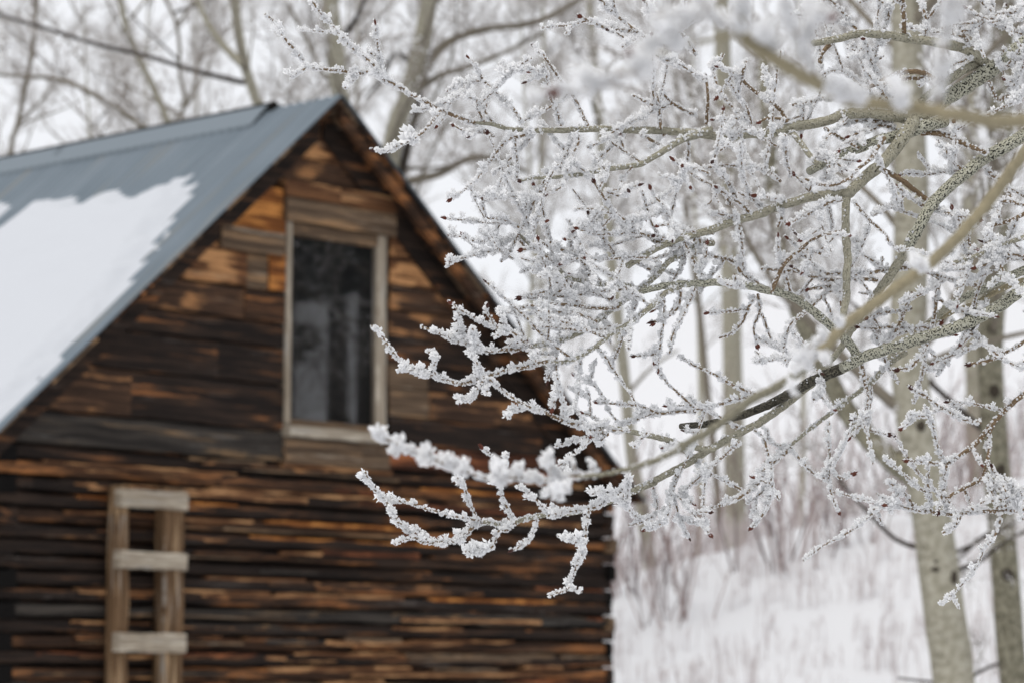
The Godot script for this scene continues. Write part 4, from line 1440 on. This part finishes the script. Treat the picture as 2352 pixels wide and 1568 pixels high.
func upper_branch() -> void:
	var b := begin("heavy dark-speckled branch from the upper right edge carrying a long horizontal limb", "C3", 2800, 10, 3.4)
	limb(b, "C3", 3.4, 3.3, 62, 44, .06, .0, "speckled", "2800 10 2550 160 2352 290 2250 380 2130 450 2000 540 1870 620 1750 710 1650 775")
	limb(b, "C3", 3.3, 3.25, 42, 26, .14, 0.16, "speckled", "1850 770 1700 810 1600 850 1450 890 1300 945 1150 1005 1060 1050 985 1092")
	limb(b, "C3", 3.3, 3.2, 36, 24, .17, 0.36, "bark", "1700 800 1600 760 1500 738 1350 722 1200 732 1100 770 1000 790 870 812 750 850 600 855 500 872 400 870 250 850 100 838 -60 830")
	limb(b, "C2", 3.2, 3.12, 24, 12, .27, 0.56, "bark", "2060 832 1900 830 1700 822 1500 832 1300 832 1150 822 1050 792 950 785")
	limb(b, "C2", 3.12, 3.08, 12, 6, .7, 0.15, "twig", "950 785 850 755 720 700 600 640 480 570 360 510 260 460 190 470 80 450 0 442 -120 425 -200 330 -280 240 -330 150 -400 90")
	limb(b, "C2", 3.1, 3.08, 8, 6, 1.0, 0.25, "twig", "350 505 300 420 200 340 120 270 60 200 0 130 -80 40 -120 -40")
	limb(b, "C2", 3.1, 3.08, 7, 5, 1.1, .0, "twig", "190 470 150 520 110 560")
	limb(b, "C2", 3.08, 3.08, 7, 5, 1.0, .0, "twig", "-120 425 -180 460 -240 490")
	limb(b, "C2", 3.1, 3.06, 10, 6, .4, .0, "twig", "722 705 680 760 620 830 560 880")
	limb(b, "C2", 3.08, 3.06, 7, 5, 1.1, .0, "twig", "560 880 500 910 450 930 380 965 300 960", true)
	limb(b, "C2", 3.12, 3.1, 9, 6, .8, 0.31, "twig", "1240 790 1190 700 1100 620 1040 560 990 510 950 430 900 370", true)
	limb(b, "C2", 3.15, 3.1, 9, 6, .75, 0.31, "twig", "1490 800 1460 700 1420 620 1400 500 1370 400")
	limb(b, "C2", 3.15, 3.12, 11, 6, .55, 0.31, "twig", "1660 800 1600 680 1560 600 1500 530 1430 430 1390 370 1320 300", true)
	limb(b, "C2", 3.2, 3.18, 10, 6, .5, 0.37, "twig", "2125 820 2110 690 2050 660 1950 610")
	limb(b, "C2", 3.12, 3.1, 8, 5, .9, 0.62, "twig", "1000 780 960 700 950 640 900 620 820 610", true)
	limb(b, "E3", 3.15, 3.08, 14, 6, .85, 0.43, "twig", "800 295 640 330 560 350 500 400 430 500 350 600 280 700 180 800 90 870 10 920", true)
	limb(b, "E3", 3.15, 3.1, 12, 6, .9, 0.56, "twig", "1240 310 1220 400 1180 480 1140 600 1100 740 1050 820 960 860")
	limb(b, "E3", 3.2, 3.1, 36, 14, .35, 0.50, "bark", "2500 250 2340 320 2200 365 2050 460 1900 550 1780 600 1650 620 1500 640 1400 660 1300 680 1150 700 950 720 750 730 670 750", true)
	limb(b, "E3", 3.18, 3.18, 16, 10, .45, 0.25, "twig", "1820 300 1900 350 1990 400 2040 440")
	limb(b, "E3", 3.15, 3.15, 10, 7, .6, 0.19, "twig", "1740 620 1690 680 1630 770")
	limb(b, "C2", 3.12, 3.1, 9, 6, .8, 0.50, "twig", "940 790 1000 830 1060 870 960 840 900 870", true)
	# limb that turns down from the fork
	limb(b, "C3", 3.28, 3.22, 46, 34, .12, 0.08, "bark", "1650 775 1580 880 1500 990 1420 1070 1350 1125 1260 1210 1220 1240")
	limb(b, "C3", 3.22, 3.15, 32, 20, .28, 0.64, "bark", "1230 1235 1150 1240 1000 1255 900 1285 780 1322 650 1372 500 1412 350 1470 200 1505 60 1560 -60 1620 -180 1700")
	limb(b, "C3", 3.22, 3.18, 27, 24, .05, 0.12, "bark", "1222 1230 1216 1400 1222 1568 1232 1650 1222 1760 1220 1900 1200 2010")
	limb(b, "E6", 3.2, 3.2, 13, 7, .5, .5, "twig", "720 350 800 450 900 560 960 610 1040 690 1060 740 1100 780 1160 840")
	limb(b, "E4", 3.2, 3.15, 15, 8, .85, 0.64, "twig", "1780 1130 1680 1150 1560 1220 1400 1300 1290 1350", true)
	limb(b, "E4", 3.2, 3.15, 20, 10, .45, 0.48, "twig", "2200 530 2120 650 2050 750 1950 830 1850 930 1700 990 1560 980 1440 930")
	limb(b, "E4", 3.25, 3.2, 28, 26, .25, 0.40, "bark", "1300 480 1400 590 1460 680 1550 780")
	limb(b, "E4", 3.25, 3.25, 15, 12, .25, 0.16, "twig", "1620 440 1720 500 1820 560 1950 630")
	limb(b, "E4", 3.25, 3.2, 20, 12, .35, 0.56, "twig", "1260 380 1200 270 1100 190 980 110 870 20 830 -50 850 -130 870 -200")
	limb(b, "E4", 3.22, 3.2, 17, 12, .25, 0.40, "twig", "490 400 505 200 500 80 490 -30", true)
	limb(b, "E4", 3.22, 3.2, 13, 9, .4, 0.40, "twig", "60 440 50 340 40 240 20 140")
	limb(b, "E4", 3.22, 3.2, 13, 8, .55, 0.48, "twig", "915 400 880 260 800 150 740 50 690 -20")
	limb(b, "E4", 3.22, 3.2, 10, 7, .8, 0.48, "twig", "880 340 780 350 680 360 570 360", true)
	limb(b, "E4", 3.22, 3.2, 13, 10, .2, .0, "twig", "1240 360 1160 350 1070 350 1010 380", true)
	limb(b, "E4", 3.2, 3.15, 13, 10, .6, 0.40, "twig", "1300 910 1270 800 1255 700 1245 600 1245 510")
	limb(b, "E4", 3.2, 3.15, 14, 8, .8, 0.40, "twig", "1200 950 1130 900 1050 850 950 810 850 800 700 800 560 810 420 830 270 810 180 750", true)
	limb(b, "E4", 3.2, 3.15, 18, 8, .7, 0.40, "twig", "770 1110 720 1000 650 900 590 830 550 770", true)
	limb(b, "E4", 3.2, 3.15, 12, 8, .8, 0.72, "twig", "1020 1190 950 1140 880 1100 800 1060")
	limb(b, "E4", 3.2, 3.15, 12, 8, .8, 0.56, "twig", "1240 1140 1120 1110 970 1090", true)
	limb(b, "E4", 3.2, 3.15, 14, 8, .7, 0.72, "twig", "720 1170 660 1060 590 1010", true)
	limb(b, "E4", 3.2, 3.15, 14, 8, .6, 0.64, "twig", "560 1450 380 1430 250 1400 130 1330 60 1230")
	limb(b, "E3", 3.18, 3.1, 16, 10, .65, 0.56, "twig", "2200 1385 2100 1370 1950 1330 1900 1280 1780 1240 1700 1160 1600 1080 1530 1000 1460 900 1380 770", true)
	limb(b, "E3", 3.15, 3.1, 11, 7, .8, 0.50, "twig", "1800 1245 1590 1265 1400 1260 1300 1240 1220 1210", true)
	limb(b, "E3", 3.15, 3.1, 11, 7, .85, 0.62, "twig", "1550 1030 1500 900 1510 860 1640 900 1700 850", true)
	limb(b, "E3", 3.18, 3.1, 16, 10, .75, 0.56, "twig", "1900 1490 1700 1470 1500 1490 1280 1480 1150 1420 1000 1400 850 1330 770 1250")
	limb(b, "E3", 3.15, 3.1, 12, 8, .85, 0.56, "twig", "1280 1475 1050 1550 900 1460 800 1400 690 1410", true)
	limb(b, "E3", 3.15, 3.1, 11, 7, .9, 0.62, "twig", "800 1300 700 1220 560 1150 440 1110 340 1100 300 920", true)
	limb(b, "E3", 3.15, 3.1, 11, 7, .9, 0.56, "twig", "600 1500 480 1420 390 1330 320 1270 270 1210")
	limb(b, "E3", 3.15, 3.12, 10, 7, .9, 0.56, "twig", "1160 1420 1150 1300 1170 1240", true)
	limb(b, "E3", 3.15, 3.12, 10, 7, .9, 0.56, "twig", "760 1260 740 1160 720 1060 740 930 850 900", true)
	limb(b, "E3", 3.15, 3.12, 10, 7, .9, 0.56, "twig", "2200 1250 2100 1120 2050 1000 1960 910 1920 830", true)
	limb(b, "E3", 3.15, 3.12, 11, 8, .6, 0.43, "twig", "2352 1240 2200 1220 2130 1170 2000 1180", true)
	limb(b, "E3", 3.15, 3.12, 10, 7, .85, 0.50, "twig", "2480 680 2352 640 2230 610", true)
	# what rises from the heavy part
	limb(b, "C3", 3.35, 3.25, 34, 22, .2, 0.32, "bark", "2140 430 2040 345 1950 302 1800 272 1600 242 1450 222 1300 216 1150 250 1010 275")
	limb(b, "C3", 3.3, 3.25, 16, 11, .15, 0.16, "twig", "1140 262 1090 310 1060 350 1050 395")
	limb(b, "C3", 3.3, 3.25, 15, 11, .25, 0.32, "twig", "1590 240 1590 150 1585 60 1580 -40")
	limb(b, "C3", 3.35, 3.3, 30, 20, .15, 0.16, "bark", "2090 385 1950 460 1850 530 1750 600 1690 650")
	limb(b, "C3", 3.3, 3.28, 17, 13, .15, 0.16, "twig", "1780 500 1720 470 1650 455 1560 465 1480 498 1400 540 1290 580")
	limb(b, "C3", 3.3, 3.28, 12, 9, .3, 0.32, "twig", "1750 505 1650 500 1560 512 1460 535")
	limb(b, "C3", 3.3, 3.25, 9, 6, .8, 0.80, "twig", "1440 520 1400 430 1370 360 1350 280 1330 250", true)
	limb(b, "C3", 3.3, 3.25, 9, 6, .8, 0.80, "twig", "1320 560 1260 500 1180 450 1080 470")
	limb(b, "C3", 3.35, 3.3, 12, 8, .5, 0.40, "twig", "2040 330 1990 260 1950 180 1940 120")
	limb(b, "C3", 3.3, 3.25, 12, 8, .5, 0.64, "twig", "1290 640 1180 630 1060 630 960 660 880 670")
	limb(b, "C3", 3.3, 3.28, 14, 8, .55, 0.48, "twig", "1520 770 1440 775 1350 770 1270 775 1180 800")
	limb(b, "C3", 3.3, 3.25, 10, 7, .85, 0.88, "twig", "1540 830 1450 800 1380 830 1300 850 1240 870", true)
	limb(b, "C3", 3.3, 3.3, 10, 7, .8, 0.80, "twig", "1300 220 1250 140 1180 60 1100 -20")
	limb(b, "C3", 3.3, 3.3, 10, 7, .8, 0.80, "twig", "1440 222 1480 140 1500 60 1540 -20")
	limb(b, "C3", 3.3, 3.3, 10, 7, .8, 0.80, "twig", "1700 255 1740 170 1720 80 1700 0", true)
	limb(b, "C2", 3.25, 3.2, 11, 7, .7, 0.50, "twig", "2200 300 2050 250 1960 190 1880 130 1800 60 1740 0", true)
	limb(b, "C2", 3.25, 3.2, 10, 7, .65, 0.37, "twig", "1960 200 1840 190 1730 160 1620 110", true)
	limb(b, "C2", 3.25, 3.2, 10, 7, .8, 0.50, "twig", "2350 350 2280 240 2180 150 2080 90 2020 0", true)
	limb(b, "C2", 3.25, 3.2, 10, 7, .8, 0.50, "twig", "2352 740 2250 690 2180 640 2130 590", true)
	finish(b)

func right_branches() -> void:
	var b := begin("straight grey-green branch slanting steeply down from the right edge", "C3", 2800, 560, 3.3)
	limb(b, "C3", 3.3, 3.25, 46, 36, .08, .15, "speckled", "2800 560 2560 720 2352 865 2200 955 2100 1010 2000 1090 1900 1170 1800 1265 1740 1345 1690 1440 1620 1560")
	limb(b, "C6", 3.25, 3.35, 34, 20, .1, .2, "bark", "1640 230 1560 360 1480 480 1420 560 1340 700 1250 800 1190 910 1100 1010")
	limb(b, "C3", 3.27, 3.27, 18, 16, .15, .1, "twig", "1460 1088 1560 1142 1650 1210 1750 1285")
	limb(b, "C3", 3.27, 3.25, 10, 8, .75, .6, "twig", "1730 1330 1660 1280 1600 1235 1545 1195", true)
	limb(b, "C3", 3.27, 3.25, 11, 8, .8, .7, "twig", "1790 1340 1880 1365 1960 1385 2060 1400", true)
	limb(b, "C3", 3.3, 3.27, 17, 14, .35, .5, "twig", "1700 850 1780 850 1860 865 1960 912 2050 950 2110 975")
	limb(b, "C3", 3.3, 3.27, 14, 10, .5, .5, "twig", "2110 1085 2200 1150 2250 1220 2285 1280")
	limb(b, "C3", 3.27, 3.25, 10, 7, .9, 1.0, "twig", "1980 1100 1900 1030 1860 970 1820 920", true)
	limb(b, "C6", 3.28, 3.25, 12, 8, .6, .7, "twig", "1630 400 1500 410 1400 430 1250 440 1100 440 1000 460 880 400", true)
	limb(b, "C6", 3.28, 3.25, 11, 8, .4, .4, "twig", "1420 480 1250 470 1100 480 960 440 840 420 680 410")
	limb(b, "C6", 3.28, 3.25, 11, 8, .5, .5, "twig", "1150 475 1090 560 1010 640")
	limb(b, "C6", 3.28, 3.25, 11, 8, .4, .2, "twig", "1120 520 1050 530 980 540", true)
	finish(b)

	b = begin("pair of slim olive branches running together above the thick branch at right", "C6", 2800, 250, 3.3)
	limb(b, "C6", 3.3, 3.35, 31, 24, .1, .2, "speckled", "2800 250 2560 330 2352 420 2200 485 2080 545 1950 605 1850 660")
	limb(b, "C6", 3.35, 3.4, 24, 18, .15, .3, "bark", "1880 640 1790 720 1680 810 1590 880 1480 990")
	limb(b, "C6", 3.34, 3.38, 20, 13, .1, .2, "near", "2600 400 2352 480 2200 545 2050 625 1900 685 1750 765 1640 810")
	limb(b, "C6", 3.3, 3.28, 13, 9, .5, .5, "twig", "1830 450 1800 560 1790 660 1770 770")
	limb(b, "C6", 3.3, 3.28, 12, 9, .5, .4, "twig", "2050 515 1930 490 1830 460 1760 430")
	limb(b, "C6", 3.3, 3.28, 13, 9, .5, .6, "twig", "1640 560 1600 660 1560 760 1500 850 1460 890")
	limb(b, "C6", 3.3, 3.28, 10, 7, .8, .8, "twig", "1780 780 1650 790 1500 780 1380 790 1300 780", true)
	limb(b, "C6", 3.3, 3.28, 10, 7, .85, .9, "twig", "1640 660 1540 680 1450 690 1360 720", true)
	finish(b)

	b = begin("dark frosted branch in the corner between the two thick branches, right edge", "C6", 2800, 60, 3.25)
	limb(b, "C6", 3.25, 3.25, 18, 13, .5, .8, "bark", "2800 60 2560 140 2352 210 2230 250 2120 290 2040 330 1940 360 1840 400")
	limb(b, "C6", 3.25, 3.25, 15, 11, .25, .4, "twig", "2600 -60 2352 60 2270 100 2160 130")
	limb(b, "C3", 3.25, 3.25, 11, 8, .8, .9, "twig", "2352 1310 2270 1290 2190 1285 2180 1330 2200 1420")
	limb(b, "C6", 3.25, 3.25, 10, 7, .9, 1.0, "twig", "2060 320 2010 260 2000 160 2060 100", true)
	limb(b, "C6", 3.25, 3.25, 10, 7, .9, 1.0, "twig", "2230 250 2180 340 2120 380 2050 400", true)
	limb(b, "C6", 3.25, 3.25, 9, 7, .95, 1.0, "twig", "2352 330 2250 320 2180 340")
	finish(b)

	b = begin("short frosted twig pointing left in the top right corner", "C3", 2800, 330, 3.35)
	limb(b, "C3", 3.35, 3.3, 14, 9, .6, .9, "twig", "2800 330 2560 260 2352 215 2200 165 2100 120 2030 80 1985 50", true)
	limb(b, "C3", 3.33, 3.3, 10, 8, .85, 1.0, "twig", "2130 140 2200 90 2280 80 2352 40")
	limb(b, "C3", 3.33, 3.3, 10, 8, .85, 1.0, "twig", "2100 130 2040 190 1960 200")
	limb(b, "C3", 3.35, 3.3, 14, 11, .6, .6, "twig", "2700 660 2500 610 2352 600 2230 620 2190 640 2150 560 2130 520")
	limb(b, "C3", 3.33, 3.3, 10, 8, .95, 1.2, "twig", "2300 600 2290 540 2240 510", true)
	finish(b)

	b = begin("hanging frosted twig cluster before the lower right aspen trunk", "C6", 2800, 960, 3.25)
	limb(b, "C6", 3.25, 3.25, 17, 13, .3, .5, "twig", "2800 960 2560 1080 2352 1210 2250 1295 2150 1400 2070 1500 1990 1570 1880 1640")
	limb(b, "C6", 3.25, 3.25, 14, 10, .4, .4, "twig", "2160 1395 2130 1470 2130 1600")
	limb(b, "C9", 3.25, 3.2, 13, 10, .3, .4, "twig", "2140 60 2125 130 2110 200 2080 270 1980 320 1890 370 1860 410")
	limb(b, "C9", 3.22, 3.2, 9, 7, .9, 0.50, "twig", "1950 110 1860 170 1750 160 1620 150", true)
	limb(b, "C9", 3.2, 3.2, 9, 7, .9, 0.45, "twig", "1860 180 1840 330 1810 470", true)
	limb(b, "C9", 3.25, 3.2, 14, 8, .8, 0.50, "twig", "2800 400 2560 440 2352 462 2200 470 2050 475 1900 490 1800 480 1650 460 1520 430 1455 380")
	limb(b, "C9", 3.22, 3.2, 9, 7, .95, 0.55, "twig", "1660 460 1610 380 1540 320 1500 290")
	limb(b, "C9", 3.22, 3.2, 9, 7, .95, 0.50, "twig", "1760 470 1760 400 1740 300")
	limb(b, "C9", 3.22, 3.2, 9, 7, .9, 0.60, "twig", "1960 480 1920 560 1840 610")
	limb(b, "C9", 3.22, 3.2, 9, 6, .9, 0.30, "twig", "2215 480 2180 600 2140 670 2080 710")
	limb(b, "C9", 3.22, 3.2, 10, 8, .9, 0.60, "twig", "2130 280 2230 330 2260 420 2180 450")
	limb(b, "C9", 3.22, 3.2, 9, 8, .4, .4, "twig", "1970 320 2000 400 2030 460")
	limb(b, "C6", 3.25, 3.25, 13, 9, .4, .6, "twig", "2700 700 2500 800 2352 880 2250 935 2150 985 2020 1015", true)
	limb(b, "C6", 3.25, 3.22, 9, 7, .7, .6, "twig", "2080 1390 1950 1360 1800 1275 1730 1220 1650 1175", true)
	limb(b, "C9", 3.22, 3.2, 9, 8, 1.0, 0.65, "twig", "2352 400 2310 330 2200 270 2150 190", true)
	finish(b)

func near_branches() -> void:
	# out of focus, a metre nearer
	var b := begin("blurred tan branch closest to the camera, running diagonally to the window sill", "C3", 2800, 480, 2.05)
	limb(b, "C3", 1.9, 1.92, 38, 36, .0, .0, "near", "2800 480 2560 720 2352 985 2130 1285 2000 1440 1880 1568 1700 1725 1480 1880 1330 1990 1200 2085 1080 2225 1000 2290")
	limb(b, "C6", 1.92, 2.0, 32, 22, .0, .0, "trunk_dark", "1020 970 900 1080 750 1172 600 1250 480 1350 330 1450 150 1545")
	limb(b, "C8", 2.0, 2.08, 24, 12, .1, .0, "trunk_dark", "2270 70 2180 110 2000 180 1850 217 1740 240 1600 255")
	limb(b, "C8", 2.1, 2.1, 13, 9, .95, .0, "twig", "1740 240 1560 252 1400 275 1200 258 1050 268 940 242")
	limb(b, "C8", 2.1, 2.1, 10, 8, 1.05, .0, "twig", "900 222 800 192 700 150 600 122 480 62 400 20 290 -20")
	for s in ["1500 255 1440 200 1390 150", "1600 250 1570 180 1560 140", "1680 245 1690 200 1680 165", "1450 275 1440 330 1430 380", "1500 270 1500 330 1480 380", "1450 270 1420 220 1420 130", "1540 270 1530 320 1540 350", "700 150 650 100 630 60", "1200 258 1220 210 1230 190", "450 40 430 80 430 110", "640 140 640 170 640 190"]:
		limb(b, "C8", 2.1, 2.1 - rnd(0, .03), 7, 6, .85, .0, "twig", s)
	for s in ["1100 830 1020 890 960 930 910 1060", "1190 760 1160 720 1150 700", "1080 920 1100 980 1090 1010", "880 1120 870 1170 900 1220", "1740 420 1720 400 1700 390", "1040 960 1000 990 960 1030"]:
		limb(b, "C6", 1.89, 1.87, 7, 6, 0.7, .0, "twig", s)
	finish(b)

	b = begin("blurred olive branch arching across the top right corner under thick white frost", "C3", 2800, 740, 1.45)
	limb(b, "C3", 1.45, 1.42, 48, 42, .0, .0, "near", "2800 740 2560 760 2352 768 2150 772 1900 730 1700 695 1500 672 1300 660 1200 632 1080 560 900 460 750 370 620 290 535 205")
	limb(b, "C3", 1.42, 1.4, 16, 12, .2, .4, "near", "540 215 400 243 250 270 100 312 0 352 -100 390 -190 440")
	limb(b, "C3", 1.42, 1.39, 16, 12, .9, .0, "near", "540 205 560 120 575 30 570 -60 560 -140")
	limb(b, "C3", 1.42, 1.39, 11, 9, .85, .2, "twig", "540 190 400 130 250 100 120 90 -20 110")
	limb(b, "C3", 1.42, 1.38, 11, 9, .85, .2, "twig", "400 130 330 60 280 -20 250 -80")
	limb(b, "C3", 1.42, 1.38, 10, 9, .85, .2, "twig", "250 100 180 160 130 200 60 230")
	limb(b, "C3", 1.43, 1.39, 12, 9, .85, .0, "twig", "1080 560 1000 430 950 300 900 200 850 100 830 -20 820 -100")
	limb(b, "C3", 1.43, 1.39, 10, 9, .85, .2, "twig", "950 290 1000 200 1010 120 1070 60")
	limb(b, "C3", 1.43, 1.39, 10, 9, .85, .0, "twig", "1010 130 1080 120 1130 110", true)
	limb(b, "C3", 1.45, 1.42, 14, 10, .85, .0, "twig", "1800 700 1820 600 1835 480 1840 350 1862 200 1885 50 1895 -60")
	limb(b, "C3", 1.45, 1.42, 10, 9, .85, .0, "twig", "1860 200 1920 100 1950 20")
	limb(b, "C2", 1.4, 1.39, 10, 9, .85, .2, "twig", "1990 450 1900 480 1800 540 1700 560 1640 580 1480 590", true)
	limb(b, "C2", 1.4, 1.39, 10, 9, .85, .2, "twig", "2250 300 2150 260 2050 300 1950 330", true)
	limb(b, "C2", 1.4, 1.39, 10, 9, .85, .2, "twig", "2050 440 1900 470 1800 480 1700 520")
	limb(b, "C2", 1.4, 1.39, 9, 8, .85, .0, "twig", "1560 590 1420 600 1320 620", false)
	for s in ["1300 655 1330 610 1300 570", "1600 680 1570 640 1580 610", "700 340 760 300 780 250", "620 290 690 250 720 200", "1200 630 1230 590"]:
		limb(b, "C3", 1.43, 1.43 - rnd(0, .03), 7, 6, 0.9, .0, "twig", s)
	finish(b)
